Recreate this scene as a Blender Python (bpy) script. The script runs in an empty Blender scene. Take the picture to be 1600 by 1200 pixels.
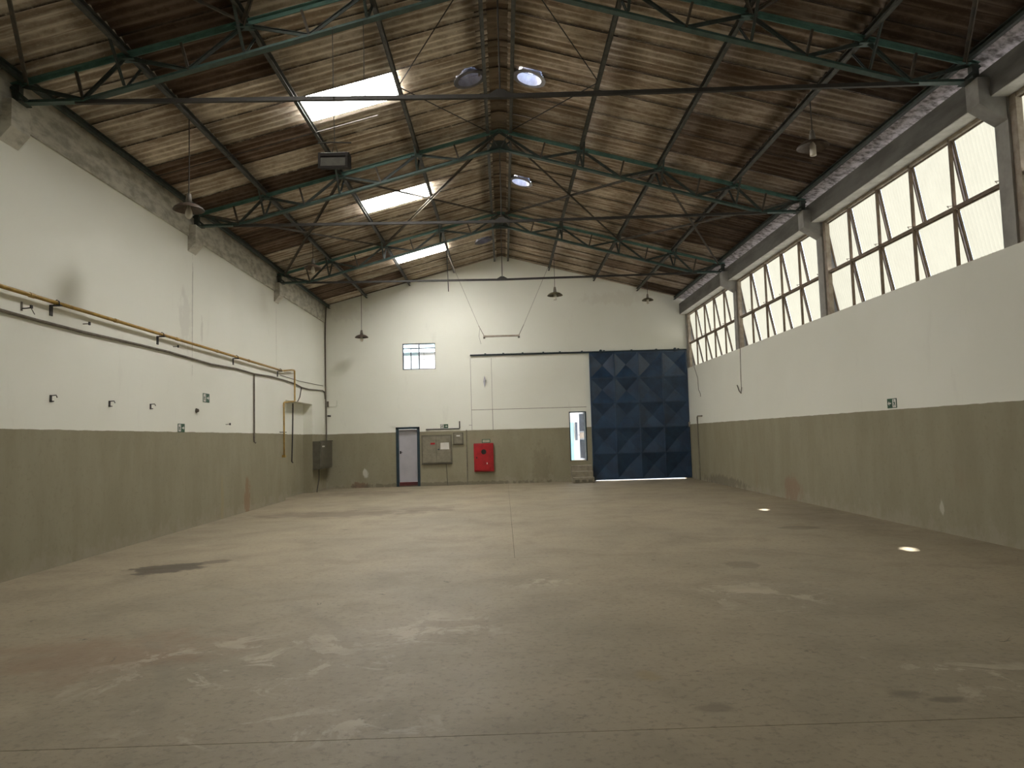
import bpy, bmesh, math, random
from mathutils import Vector, Matrix

random.seed(7)
SC = bpy.context.scene
COL = SC.collection

# ------------------------------------------------------------------ camera
H_CAM = 1.65
F_PX, PITCH, YAW, ROLL = 1140.3, 0.07284, 0.01282, -0.02825
cam_d = bpy.data.cameras.new('camera')
cam_d.sensor_width = 36.0
cam_d.lens = F_PX / 1600.0 * 36.0
cam_d.clip_end = 500
cam = bpy.data.objects.new('camera', cam_d)
COL.objects.link(cam)
fw = Vector((math.sin(YAW) * math.cos(PITCH), math.cos(YAW) * math.cos(PITCH), math.sin(PITCH)))
rt = Vector((math.cos(YAW), -math.sin(YAW), 0))
up = rt.cross(fw)
r2 = math.cos(ROLL) * rt + math.sin(ROLL) * up
u2 = -math.sin(ROLL) * rt + math.cos(ROLL) * up
m = Matrix((r2, u2, -fw)).transposed().to_4x4()
m.translation = Vector((0, 0, H_CAM))
cam.matrix_world = m
SC.camera = cam

# ------------------------------------------------------------------ sky, sun, exposure
SUN_DIR = Vector((4.68, -2.83, -8.1)).normalized()
world = bpy.data.worlds.new('sky')
SC.world = world
world.use_nodes = True
wn = world.node_tree.nodes
wl = world.node_tree.links
bg = wn['Background']
skyt = wn.new('ShaderNodeTexSky')
skyt.sky_type = 'NISHITA'
skyt.sun_disc = False
skyt.sun_elevation = math.radians(55.6)
skyt.sun_rotation = math.atan2(-SUN_DIR.x, -SUN_DIR.y)
skyt.air_density = 1.0
skyt.dust_density = 5.0
wl.new(skyt.outputs['Color'], bg.inputs['Color'])
bg.inputs['Strength'].default_value = 1.5

sun_d = bpy.data.lights.new('sun', 'SUN')
sun_d.energy = 24.0
sun_d.angle = math.radians(0.6)
sun_d.color = (1.0, 0.985, 0.965)
sun = bpy.data.objects.new('sun', sun_d)
COL.objects.link(sun)
sun.rotation_euler = SUN_DIR.to_track_quat('-Z', 'Y').to_euler()
sun.location = (-10, 10, 30)

PANE_GLOW = 0.77       # daylight passing the translucent window sheets
SKYLIGHT_GLOW = 47.0  # sun on the translucent roof sheets

SC.view_settings.view_transform = 'Standard'
SC.view_settings.look = 'None'
SC.view_settings.gamma = 1.0
SC.view_settings.use_curve_mapping = False
SC.view_settings.exposure = 0.23
SC.cycles.use_denoising = True
SC.cycles.max_bounces = 10
SC.cycles.diffuse_bounces = 7
SC.cycles.sample_clamp_indirect = 8.0

# ------------------------------------------------------------------ dimensions
XL, XR, YB, YF = -6.40, 6.72, 26.31, -4.0
DADO = 1.94
T0, BAY = 3.758, 5.637
T = [T0 + i * BAY for i in range(4)]       # trusses
XC = 0.07                                  # ridge
RC, RK = 8.27, 0.262                       # underside of the sheets: z = RC - RK*|x-XC|
TH = math.atan(RK)
PUR = [0.27, 1.75, 3.38, 4.95, 6.30]       # purlin distances from the ridge
SILL, HEAD, MIDR = 3.97, 5.90, 4.86
PITCHW = 0.895                             # roof sheet spacing
SHEET0 = 11.78

def roofz(x, off=0.0):
    return RC - RK * abs(x - XC) + off

# ------------------------------------------------------------------ materials
def new_mat(name):
    mt = bpy.data.materials.new(name)
    mt.use_nodes = True
    nt = mt.node_tree
    return mt, nt, nt.nodes['Principled BSDF']

def N(nt, kind, **kw):
    n = nt.nodes.new(kind)
    for k, v in kw.items():
        if k in n.inputs.keys() and not hasattr(n, k):
            n.inputs[k].default_value = v
        else:
            setattr(n, k, v)
    return n

def mth(nt, op, a, b=None, c=None, clamp=False):
    n = nt.nodes.new('ShaderNodeMath')
    n.operation = op
    n.use_clamp = clamp
    for i, v in enumerate((a, b, c)):
        if v is None:
            continue
        if isinstance(v, (int, float)):
            n.inputs[i].default_value = v
        else:
            nt.links.new(v, n.inputs[i])
    return n.outputs[0]

def mixc(nt, fac, a, b):
    n = nt.nodes.new('ShaderNodeMix')
    n.data_type = 'RGBA'
    for sock, v in ((n.inputs[0], fac), (n.inputs[6], a), (n.inputs[7], b)):
        if isinstance(v, (int, float)):
            sock.default_value = v
        elif isinstance(v, tuple):
            sock.default_value = (*v, 1) if len(v) == 3 else v
        else:
            nt.links.new(v, sock)
    return n.outputs[2]

def ramp(nt, v, a, b):
    n = nt.nodes.new('ShaderNodeMapRange')
    n.interpolation_type = 'SMOOTHSTEP'
    nt.links.new(v, n.inputs[0])
    n.inputs[1].default_value = a
    n.inputs[2].default_value = b
    return n.outputs[0]

def noise(nt, vec, scale, detail=4.0, rough=0.55, dist=0.0):
    n = nt.nodes.new('ShaderNodeTexNoise')
    n.inputs['Scale'].default_value = scale
    n.inputs['Detail'].default_value = detail
    n.inputs['Roughness'].default_value = rough
    n.inputs['Distortion'].default_value = dist
    if vec is not None:
        nt.links.new(vec, n.inputs['Vector'])
    return n.outputs['Fac']

def vscale(nt, vec, s, off=(0, 0, 0)):
    n = nt.nodes.new('ShaderNodeMapping')
    n.inputs['Scale'].default_value = s
    n.inputs['Location'].default_value = off
    nt.links.new(vec, n.inputs['Vector'])
    return n.outputs['Vector']

def pos(nt):
    return nt.nodes.new('ShaderNodeNewGeometry').outputs['Position']

def objc(nt):
    return nt.nodes.new('ShaderNodeTexCoord').outputs['Object']

def bump(nt, bsdf, h, strength=0.3, dist=0.01):
    b = nt.nodes.new('ShaderNodeBump')
    b.inputs['Strength'].default_value = strength
    b.inputs['Distance'].default_value = dist
    nt.links.new(h, b.inputs['Height'])
    nt.links.new(b.outputs['Normal'], bsdf.inputs['Normal'])

def simple(name, c1, c2=None, rough=0.6, metal=0.0, scale=6.0, stretch=(1, 1, 1), bumps=0.0, spec=0.5):
    mt, nt, b = new_mat(name)
    b.inputs['Roughness'].default_value = rough
    b.inputs['Metallic'].default_value = metal
    b.inputs['Specular IOR Level'].default_value = spec
    if c2 is None:
        c2 = tuple(v * 0.8 for v in c1)
    v = vscale(nt, pos(nt), stretch)
    n = noise(nt, v, scale, 5.0, 0.6)
    col = mixc(nt, ramp(nt, n, 0.35, 0.68), c1, c2)
    nt.links.new(col, b.inputs['Base Color'])
    if bumps:
        bump(nt, b, n, bumps, 0.01)
    return mt

def m_wall():
    mt, nt, b = new_mat('painted plaster')
    p = pos(nt)
    sep = nt.nodes.new('ShaderNodeSeparateXYZ')
    nt.links.new(p, sep.inputs[0])
    z = sep.outputs[2]
    n_edge = noise(nt, p, 3.0, 3.0)
    zz = mth(nt, 'ADD', z, mth(nt, 'MULTIPLY', mth(nt, 'SUBTRACT', n_edge, 0.5), 0.03))
    is_white = mth(nt, 'GREATER_THAN', zz, DADO)
    n_big = noise(nt, p, 0.35, 3.0)
    n_str = noise(nt, vscale(nt, p, (1.1, 1.1, 0.33)), 1.5, 6.0, 0.68)
    n_fine = noise(nt, p, 14.0, 5.0, 0.65)
    white = mixc(nt, ramp(nt, n_big, 0.3, 0.7), (0.795, 0.80, 0.715), (0.755, 0.758, 0.67))
    white = mixc(nt, mth(nt, 'MULTIPLY', ramp(nt, n_str, 0.60, 0.80), 0.18), white, (0.42, 0.40, 0.36))
    dado = mixc(nt, ramp(nt, n_str, 0.34, 0.68), (0.300, 0.277, 0.192), (0.262, 0.238, 0.160))
    dado = mixc(nt, mth(nt, 'MULTIPLY', ramp(nt, n_fine, 0.52, 0.72), 0.35), dado, (0.20, 0.178, 0.118))
    # splashes and scrapes low down, with a ragged outline
    n_low = noise(nt, vscale(nt, p, (1.3, 1.3, 1.0)), 2.4, 6.0, 0.7)
    low = ramp(nt, mth(nt, 'SUBTRACT', mth(nt, 'MULTIPLY', n_low, 1.3), mth(nt, 'MULTIPLY', z, 0.9)), 0.42, 0.68)
    dado = mixc(nt, mth(nt, 'MULTIPLY', low, 0.45), dado, (0.36, 0.32, 0.25))
    n_rust = noise(nt, vscale(nt, p, (0.9, 0.9, 0.35), (3.1, 0, 0)), 1.1, 4.0, 0.6)
    rust = mth(nt, 'MULTIPLY', ramp(nt, n_rust, 0.64, 0.76), ramp(nt, z, 1.3, 0.2))
    dado = mixc(nt, mth(nt, 'MULTIPLY', rust, 0.4), dado, (0.24, 0.12, 0.06))
    nd = mth(nt, 'MULTIPLY', mth(nt, 'SUBTRACT', noise(nt, vscale(nt, p, (3, 3, 1.6)), 2.2, 5.0, 0.65), 0.5), 2.2)
    for c, r, amt, cl in [((XL, 18.3, 0.35), (1, 0.24, 0.55), 0.55, (0.25, 0.13, 0.065)), ((XL - 0.15, 21.7, 0.45), (1, 0.14, 0.5), 0.6, (0.20, 0.10, 0.055)),
                          ((-4.98, YB, 0.52), (0.13, 1, 0.17), 0.9, (0.55, 0.53, 0.46)), ((-5.2, YB, 0.08), (0.3, 1, 0.14), 0.7, (0.19, 0.105, 0.07)),
                          ((XR, 17.2, 0.25), (1, 0.6, 0.38), 0.5, (0.26, 0.15, 0.10)), ((XR, 22.6, 0.12), (1, 2.6, 0.2), 0.6, (0.13, 0.11, 0.08)),
                          ((XR, 11.3, 0.38), (1, 0.07, 0.12), 0.8, (0.5, 0.47, 0.38)), ((XL, 16.7, 0.3), (1, 0.1, 0.8), 0.35, (0.34, 0.27, 0.13)),
                          ((-2.2, YB, 0.05), (4.0, 1, 0.10), 0.6, (0.14, 0.12, 0.085)), ((1.3, YB, 0.5), (0.35, 1, 1.0), 0.35, (0.18, 0.155, 0.10))]:
        sv = vscale(nt, p, tuple(1 / q for q in r), tuple(-q / w for q, w in zip(c, r)))
        ln = nt.nodes.new('ShaderNodeVectorMath')
        ln.operation = 'LENGTH'
        nt.links.new(sv, ln.inputs[0])
        dado = mixc(nt, mth(nt, 'MULTIPLY', ramp(nt, mth(nt, 'ADD', ln.outputs['Value'], nd), 1.0, 0.6), amt), dado, cl)
    for c, r, amt, cl in [((XL, 15.08, 4.5), (1, 0.035, 1.35), 0.55, (0.36, 0.34, 0.30)), ((XL, 14.75, 4.25), (1, 0.35, 0.75), 0.30, (0.50, 0.48, 0.43)),
                          ((XL, 15.55, 4.1), (1, 0.10, 0.35), 0.35, (0.45, 0.43, 0.38)), ((XL, 20.68, 4.7), (1, 0.03, 1.1), 0.4, (0.42, 0.40, 0.36)),
                          ((-5.6, YB, 6.3), (0.9, 1, 0.35), 0.2, (0.5, 0.47, 0.42)), ((4.3, YB, 6.6), (1.6, 1, 0.3), 0.2, (0.55, 0.50, 0.40))]:
        sv = vscale(nt, p, tuple(1 / q for q in r), tuple(-q / w for q, w in zip(c, r)))
        ln = nt.nodes.new('ShaderNodeVectorMath')
        ln.operation = 'LENGTH'
        nt.links.new(sv, ln.inputs[0])
        white = mixc(nt, mth(nt, 'MULTIPLY', ramp(nt, mth(nt, 'ADD', ln.outputs['Value'], nd), 1.0, 0.5), amt), white, cl)
    col = mixc(nt, is_white, dado, white)
    nt.links.new(col, b.inputs['Base Color'])
    b.inputs['Roughness'].default_value = 0.75
    b.inputs['Specular IOR Level'].default_value = 0.25
    bump(nt, b, n_fine, 0.12, 0.01)
    return mt

def m_floor():
    mt, nt, b = new_mat('worn concrete')
    p = pos(nt)
    n1 = noise(nt, p, 0.45, 5.0, 0.6)
    n2 = noise(nt, p, 1.1, 7.0, 0.7, 0.4)
    n3 = noise(nt, p, 17.0, 6.0, 0.72)
    col = mixc(nt, ramp(nt, n1, 0.3, 0.7), (0.345, 0.290, 0.200), (0.275, 0.235, 0.163))
    col = mixc(nt, mth(nt, 'MULTIPLY', ramp(nt, n2, 0.45, 0.70), 0.45), col, (0.205, 0.176, 0.128))
    col = mixc(nt, mth(nt, 'MULTIPLY', ramp(nt, n3, 0.50, 0.66), 0.6), col, (0.175, 0.150, 0.112))
    nd = noise(nt, p, 2.6, 5.0, 0.65)
    ndist = mth(nt, 'MULTIPLY', mth(nt, 'SUBTRACT', nd, 0.5), 1.9)
    def blob(cx, cy, rx, ry, hard=0.25):
        s = vscale(nt, p, (1 / rx, 1 / ry, 0), (-cx / rx, -cy / ry, 0))
        ln = nt.nodes.new('ShaderNodeVectorMath')
        ln.operation = 'LENGTH'
        nt.links.new(s, ln.inputs[0])
        return ramp(nt, mth(nt, 'ADD', ln.outputs['Value'], ndist), 1.0, 1.0 - hard)
    for cx, cy, rx, ry, hard, amt, c in [
            (-3.3, 6.0, 1.4, 1.0, 0.9, 0.6, (0.235, 0.150, 0.092)),
            (-3.9, 17.0, 2.6, 0.95, 0.6, 0.62, (0.135, 0.105, 0.072)),
            (-1.9, 17.6, 0.9, 0.8, 0.6, 0.5, (0.14, 0.11, 0.075)),
            (-4.4, 23.4, 2.2, 1.3, 0.7, 0.6, (0.135, 0.105, 0.075)),
            (-4.62, 10.15, 0.5, 0.5, 0.3, 0.9, (0.085, 0.068, 0.046)),
            (-4.15, 10.6, 0.25, 0.2, 0.4, 0.7, (0.10, 0.08, 0.055)),
            (2.89, 9.1, 0.25, 0.27, 0.3, 0.55, (0.135, 0.112, 0.08)),
            (4.9, 12.3, 0.35, 0.3, 0.3, 0.6, (0.12, 0.10, 0.07)),
            (2.45, 4.62, 0.16, 0.10, 0.6, 0.6, (0.12, 0.105, 0.075)),
            (2.62, 4.5, 0.14, 0.07, 0.6, 0.6, (0.11, 0.095, 0.07)),
            (1.21, 4.48, 0.14, 0.09, 0.6, 0.5, (0.13, 0.11, 0.08)),
            (0.93, 5.12, 0.11, 0.14, 0.6, 0.5, (0.30, 0.235, 0.12)),
            (5.9, 13.6, 1.2, 3.0, 0.8, 0.4, (0.15, 0.12, 0.09))]:
        col = mixc(nt, mth(nt, 'MULTIPLY', blob(cx, cy, rx, ry, hard), amt), col, c)
    # flaked pale skin of cement
    nf = noise(nt, p, 1.9, 9.0, 0.72, 0.8)
    region = None
    for cx, cy, rx, ry in [(-2.0, 5.6, 1.6, 1.3), (-0.7, 6.5, 0.8, 0.8), (3.1, 4.9, 1.0, 0.5), (2.4, 7.4, 1.2, 0.9), (-1.2, 4.4, 1.3, 0.4), (0.3, 8.4, 0.6, 0.4)]:
        g = blob(cx, cy, rx, ry, 0.9)
        region = g if region is None else mth(nt, 'MAXIMUM', region, g)
    flake = mth(nt, 'MULTIPLY', ramp(nt, nf, 0.52, 0.56), region)
    col = mixc(nt, mth(nt, 'MULTIPLY', flake, 0.8), col, (0.45, 0.39, 0.295))
    nsp = noise(nt, vscale(nt, p, (1.0, 1.15, 1)), 4.5, 9.0, 0.76, 0.8)
    col = mixc(nt, mth(nt, 'MULTIPLY', ramp(nt, nsp, 0.64, 0.67), 0.5), col, (0.40, 0.355, 0.28))
    col = mixc(nt, mth(nt, 'MULTIPLY', ramp(nt, nsp, 0.38, 0.33), 0.75), col, (0.11, 0.095, 0.07))
    # old tyre arcs
    for cx, cy, R, w in [(-7.5, 3.2, 6.9, 0.10), (-7.6, 3.1, 5.6, 0.09), (8.0, 0.5, 5.1, 0.06), (9.0, 14.0, 6.6, 0.10)]:
        s = vscale(nt, p, (1, 1, 0), (-cx, -cy, 0))
        ln = nt.nodes.new('ShaderNodeVectorMath')
        ln.operation = 'LENGTH'
        nt.links.new(s, ln.inputs[0])
        d = mth(nt, 'ABSOLUTE', mth(nt, 'SUBTRACT', ln.outputs['Value'], R))
        arc = mth(nt, 'MULTIPLY', ramp(nt, d, w, w * 0.3), ramp(nt, nd, 0.4, 0.62))
        col = mixc(nt, mth(nt, 'MULTIPLY', arc, 0.22), col, (0.15, 0.13, 0.10))
    nt.links.new(col, b.inputs['Base Color'])
    rr = mth(nt, 'ADD', mth(nt, 'MULTIPLY', n2, 0.3), 0.42)
    nt.links.new(rr, b.inputs['Roughness'])
    b.inputs['Specular IOR Level'].default_value = 0.35
    bump(nt, b, n3, 0.3, 0.01)
    return mt

def m_sheet(sign):
    mt, nt, b = new_mat('weathered fibre cement')
    oi = nt.nodes.new('ShaderNodeObjectInfo')
    o = objc(nt)
    off = nt.nodes.new('ShaderNodeVectorMath')
    off.operation = 'ADD'
    rnd = mth(nt, 'MULTIPLY', oi.outputs['Random'], 60.0)
    cmb = nt.nodes.new('ShaderNodeCombineXYZ')
    for i in range(3):
        nt.links.new(rnd, cmb.inputs[i])
    nt.links.new(o, off.inputs[0])
    nt.links.new(cmb.outputs[0], off.inputs[1])
    v = off.outputs[0]
    n_s = noise(nt, vscale(nt, v, (0.35, 5.6, 1)), 1.5, 4.0, 0.6)
    n_m = noise(nt, v, 3.0, 6.0, 0.7)
    n_f = noise(nt, vscale(nt, v, (3, 12, 1)), 5.0, 5.0, 0.7)
    base = oi.outputs['Color']
    dark = mixc(nt, 1.0, base, base)
    mul = nt.nodes.new('ShaderNodeVectorMath')
    mul.operation = 'MULTIPLY'
    nt.links.new(base, mul.inputs[0])
    mul.inputs[1].default_value = (0.40, 0.335, 0.285)
    col = mixc(nt, mth(nt, 'MULTIPLY', ramp(nt, n_s, 0.46, 0.62), 0.8), base, mul.outputs[0])
    col = mixc(nt, mth(nt, 'MULTIPLY', ramp(nt, n_m, 0.50, 0.72), 0.65), col, mul.outputs[0])
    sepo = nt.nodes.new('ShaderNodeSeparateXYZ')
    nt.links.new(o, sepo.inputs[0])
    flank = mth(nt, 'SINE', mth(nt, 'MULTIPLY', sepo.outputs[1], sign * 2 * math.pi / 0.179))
    flank_shade = mth(nt, 'MULTIPLY', ramp(nt, flank, 0.35, 0.95), ramp(nt, n_m, 0.25, 0.6))  # one flank of each wave darkened: corrugation shading painted in with the dirt
    col = mixc(nt, mth(nt, 'MULTIPLY', flank_shade, 0.7), col, mul.outputs[0])
    lap_shade = mth(nt, 'MAXIMUM', ramp(nt, sepo.outputs[1], 0.045, 0.012), mth(nt, 'MULTIPLY', ramp(nt, sepo.outputs[1], 0.845, 0.885), 0.7))  # dark line at sheet edges: shadow of the overlap gap put into the colour
    col = mixc(nt, mth(nt, 'MULTIPLY', lap_shade, ramp(nt, n_m, 0.2, 0.5)), col, (0.045, 0.035, 0.028))
    mul2 = nt.nodes.new('ShaderNodeVectorMath')
    mul2.operation = 'MULTIPLY'
    nt.links.new(base, mul2.inputs[0])
    mul2.inputs[1].default_value = (1.45, 1.42, 1.35)
    col = mixc(nt, mth(nt, 'MULTIPLY', ramp(nt, n_f, 0.55, 0.75), 0.5), col, mul2.outputs[0])
    nt.links.new(col, b.inputs['Base Color'])
    b.inputs['Roughness'].default_value = 0.9
    b.inputs['Specular IOR Level'].default_value = 0.1
    bump(nt, b, n_m, 0.2, 0.01)
    return mt

def m_glow(name, color, strength, wave=None, thin=0.35):
    """translucent sheet with daylight passing through it"""
    mt, nt, b = new_mat(name)
    em = nt.nodes.new('ShaderNodeEmission')
    o = objc(nt)
    n1 = noise(nt, o, 3.0, 4.0)
    fac = mth(nt, 'ADD', mth(nt, 'MULTIPLY', n1, 0.16), 0.92)
    if wave:
        sep = nt.nodes.new('ShaderNodeSeparateXYZ')
        nt.links.new(o, sep.inputs[0])
        s = mth(nt, 'SINE', mth(nt, 'MULTIPLY', sep.outputs[1], wave))
        fac = mth(nt, 'MULTIPLY', fac, mth(nt, 'ADD', mth(nt, 'MULTIPLY', s, 0.05), 0.97))  # shading of the ribs put into the glow as stripes
    nt.links.new(mth(nt, 'MULTIPLY', fac, strength), em.inputs['Strength'])
    em.inputs['Color'].default_value = (*color, 1)
    b.inputs['Base Color'].default_value = (*[c * 0.16 for c in color], 1)
    b.inputs['Roughness'].default_value = 0.5
    add = nt.nodes.new('ShaderNodeAddShader')
    nt.links.new(b.outputs[0], add.inputs[0])
    nt.links.new(em.outputs[0], add.inputs[1])
    nt.links.new(add.outputs[0], nt.nodes['Material Output'].inputs['Surface'])
    return mt

M = {}
M['wall'] = m_wall()
M['floor'] = m_floor()
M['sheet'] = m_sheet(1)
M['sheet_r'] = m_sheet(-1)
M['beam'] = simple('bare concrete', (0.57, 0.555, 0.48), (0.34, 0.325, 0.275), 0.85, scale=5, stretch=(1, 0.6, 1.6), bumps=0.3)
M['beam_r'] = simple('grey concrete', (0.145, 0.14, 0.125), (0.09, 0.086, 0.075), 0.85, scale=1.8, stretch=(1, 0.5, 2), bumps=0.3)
M['column'] = simple('limewashed concrete', (0.34, 0.33, 0.305), (0.25, 0.24, 0.22), 0.85, scale=3)
M['green'] = simple('green painted steel', (0.046, 0.095, 0.079), (0.030, 0.058, 0.048), 0.55, scale=7)
M['green_lt'] = simple('lightened green painted steel', (0.095, 0.195, 0.162), (0.062, 0.135, 0.112), 0.5, scale=7)  # truss green lightened for top chords, making up for shade under the sheets
M['green_dk'] = simple('dull dark green steel', (0.045, 0.064, 0.053), (0.035, 0.036, 0.030), 0.6, scale=9)
M['purlin'] = simple('grimy steel', (0.080, 0.079, 0.065), (0.042, 0.041, 0.034), 0.65, scale=8)
M['brace'] = simple('rust brown steel', (0.085, 0.066, 0.046), (0.05, 0.045, 0.034), 0.7, scale=8)
M['rod'] = simple('dark iron', (0.030, 0.027, 0.022), (0.022, 0.019, 0.016), 0.65, scale=10)
M['black'] = simple('black enamel', (0.014, 0.013, 0.012), (0.022, 0.018, 0.015), 0.5, scale=10)
M['yellow'] = simple('ochre pipe paint', (0.42, 0.27, 0.055), (0.30, 0.185, 0.04), 0.45, scale=8)
M['cable'] = simple('grey brown cable', (0.165, 0.14, 0.105), (0.105, 0.088, 0.066), 0.7, scale=12)
M['cable_dk'] = simple('dark cable', (0.05, 0.046, 0.042), (0.035, 0.03, 0.028), 0.7, scale=12)
M['navy'] = simple('navy gloss steel', (0.017, 0.052, 0.112), (0.009, 0.028, 0.066), 0.34, scale=3.0, spec=0.6)
_n = M['navy'].node_tree.nodes['Principled BSDF']
_n.inputs['Coat Weight'].default_value = 0.25
_n.inputs['Coat Roughness'].default_value = 0.22
M['teal'] = simple('blue grey frame paint', (0.015, 0.038, 0.052), (0.011, 0.027, 0.038), 0.45, scale=6)
M['lilac'] = simple('pale lilac door', (0.44, 0.43, 0.455), (0.40, 0.39, 0.415), 0.5, scale=2)
M['red'] = simple('signal red enamel', (0.42, 0.012, 0.018), (0.30, 0.009, 0.014), 0.42, scale=5)
M['darkred'] = simple('dark red sill', (0.11, 0.018, 0.016), (0.07, 0.012, 0.012), 0.6, scale=5)
M['cabinet'] = simple('cabinet grey paint', (0.235, 0.215, 0.155), (0.185, 0.168, 0.12), 0.55, scale=7)
M['cabinet_dk'] = simple('dark cabinet paint', (0.105, 0.098, 0.07), (0.08, 0.073, 0.052), 0.55, scale=7)
M['paper'] = simple('white paper', (0.72, 0.70, 0.66), (0.66, 0.64, 0.60), 0.8, scale=4)
M['cream'] = simple('cream sign', (0.55, 0.52, 0.38), (0.50, 0.47, 0.34), 0.7, scale=8)
M['sign'] = simple('sign green', (0.018, 0.085, 0.042), (0.012, 0.06, 0.03), 0.5, scale=8)
M['shade'] = simple('rusty enamel shade', (0.085, 0.058, 0.038), (0.05, 0.033, 0.022), 0.6, scale=14)
M['shade_olive'] = simple('olive enamel shade', (0.105, 0.09, 0.045), (0.06, 0.05, 0.025), 0.6, scale=14)
M['socket'] = simple('grey socket', (0.19, 0.17, 0.14), (0.13, 0.115, 0.09), 0.6, scale=12)
M['flood'] = simple('charcoal cast housing', (0.016, 0.014, 0.012), (0.022, 0.018, 0.015), 0.7, scale=12, spec=0.1)
M['lens'] = simple('dusty lens', (0.075, 0.072, 0.06), (0.06, 0.058, 0.048), 0.7, scale=10, spec=0.05)
M['rust'] = simple('rust brown window steel', (0.20, 0.145, 0.10), (0.13, 0.098, 0.07), 0.7, scale=9)
M['pale_steel'] = simple('pale painted steel', (0.36, 0.31, 0.25), (0.27, 0.22, 0.17), 0.65, scale=9)
M['vent'] = simple('grey fibre collar', (0.42, 0.42, 0.46), (0.30, 0.30, 0.33), 0.6, scale=7)
M['vent_dk'] = simple('dark grey collar', (0.15, 0.145, 0.16), (0.10, 0.095, 0.10), 0.7, scale=7)  # darker grey for the collars on the skylight slope
M['step'] = simple('step concrete', (0.31, 0.275, 0.205), (0.22, 0.195, 0.145), 0.85, scale=6, bumps=0.3)
M['mortar'] = simple('joint dirt', (0.10, 0.085, 0.062), (0.07, 0.06, 0.045), 0.9, scale=12)
M['eave'] = simple('patchy pale and grey', (0.70, 0.67, 0.70), (0.16, 0.145, 0.14), 0.9, scale=9, stretch=(1, 1, 1))
M['soffit'] = simple('window-lit pale soffit', (0.72, 0.71, 0.66), (0.56, 0.55, 0.50), 0.85, scale=5)
M['joint'] = simple('grey joint', (0.33, 0.31, 0.27), (0.24, 0.22, 0.19), 0.9, scale=3)
M['cabinet_mid'] = simple('cabinet frame paint', (0.15, 0.135, 0.095), (0.12, 0.108, 0.076), 0.6, scale=7)
M['white_out'] = simple('whitewashed outer wall', (0.86, 0.87, 0.85), (0.83, 0.84, 0.82), 0.8, scale=2)
M['cyan_out'] = simple('pale blue outer door', (0.30, 0.55, 0.62), (0.26, 0.50, 0.58), 0.5, scale=4)
M['ground'] = simple('sunlit yard concrete', (0.46, 0.44, 0.40), (0.38, 0.36, 0.33), 0.9, scale=0.6)
M['grille'] = simple('grey blue grille', (0.10, 0.12, 0.15), (0.07, 0.085, 0.11), 0.5, scale=8)
M['tube'] = simple('opal tube', (0.42, 0.37, 0.29), (0.34, 0.29, 0.22), 0.4, scale=8)
M['pane'] = m_glow('ribbed translucent sheet', (0.97, 0.945, 0.775), PANE_GLOW, wave=2 * math.pi / 0.082)
M['skylight'] = m_glow('translucent roof sheet', (1.0, 0.97, 0.93), SKYLIGHT_GLOW)
M['skylight_fill'] = m_glow('unseen fill roof sheet', (1.0, 0.96, 0.90), SKYLIGHT_GLOW * 0.62)  # weaker glowing sheet, added out of view to light the foreground

def m_bulb():
    mt, nt, b = new_mat('frosted bulb')
    b.inputs['Base Color'].default_value = (0.62, 0.58, 0.48, 1)
    b.inputs['Roughness'].default_value = 0.25
    n = noise(nt, objc(nt), 30.0)
    nt.links.new(mixc(nt, n, (0.66, 0.62, 0.52), (0.55, 0.51, 0.42)), b.inputs['Base Color'])
    return mt
M['bulb'] = m_bulb()

def m_glass():
    mt, nt, b = new_mat('clear window glass')
    tr = nt.nodes.new('ShaderNodeBsdfTransparent')
    tr.inputs[0].default_value = (0.86, 0.93, 0.95, 1)
    gl = nt.nodes.new('ShaderNodeBsdfGlossy')
    gl.inputs['Roughness'].default_value = 0.05
    mx = nt.nodes.new('ShaderNodeMixShader')
    mx.inputs[0].default_value = 0.06
    nt.links.new(tr.outputs[0], mx.inputs[1])
    nt.links.new(gl.outputs[0], mx.inputs[2])
    nt.links.new(mx.outputs[0], nt.nodes['Material Output'].inputs['Surface'])
    return mt
M['glass'] = m_glass()

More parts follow.
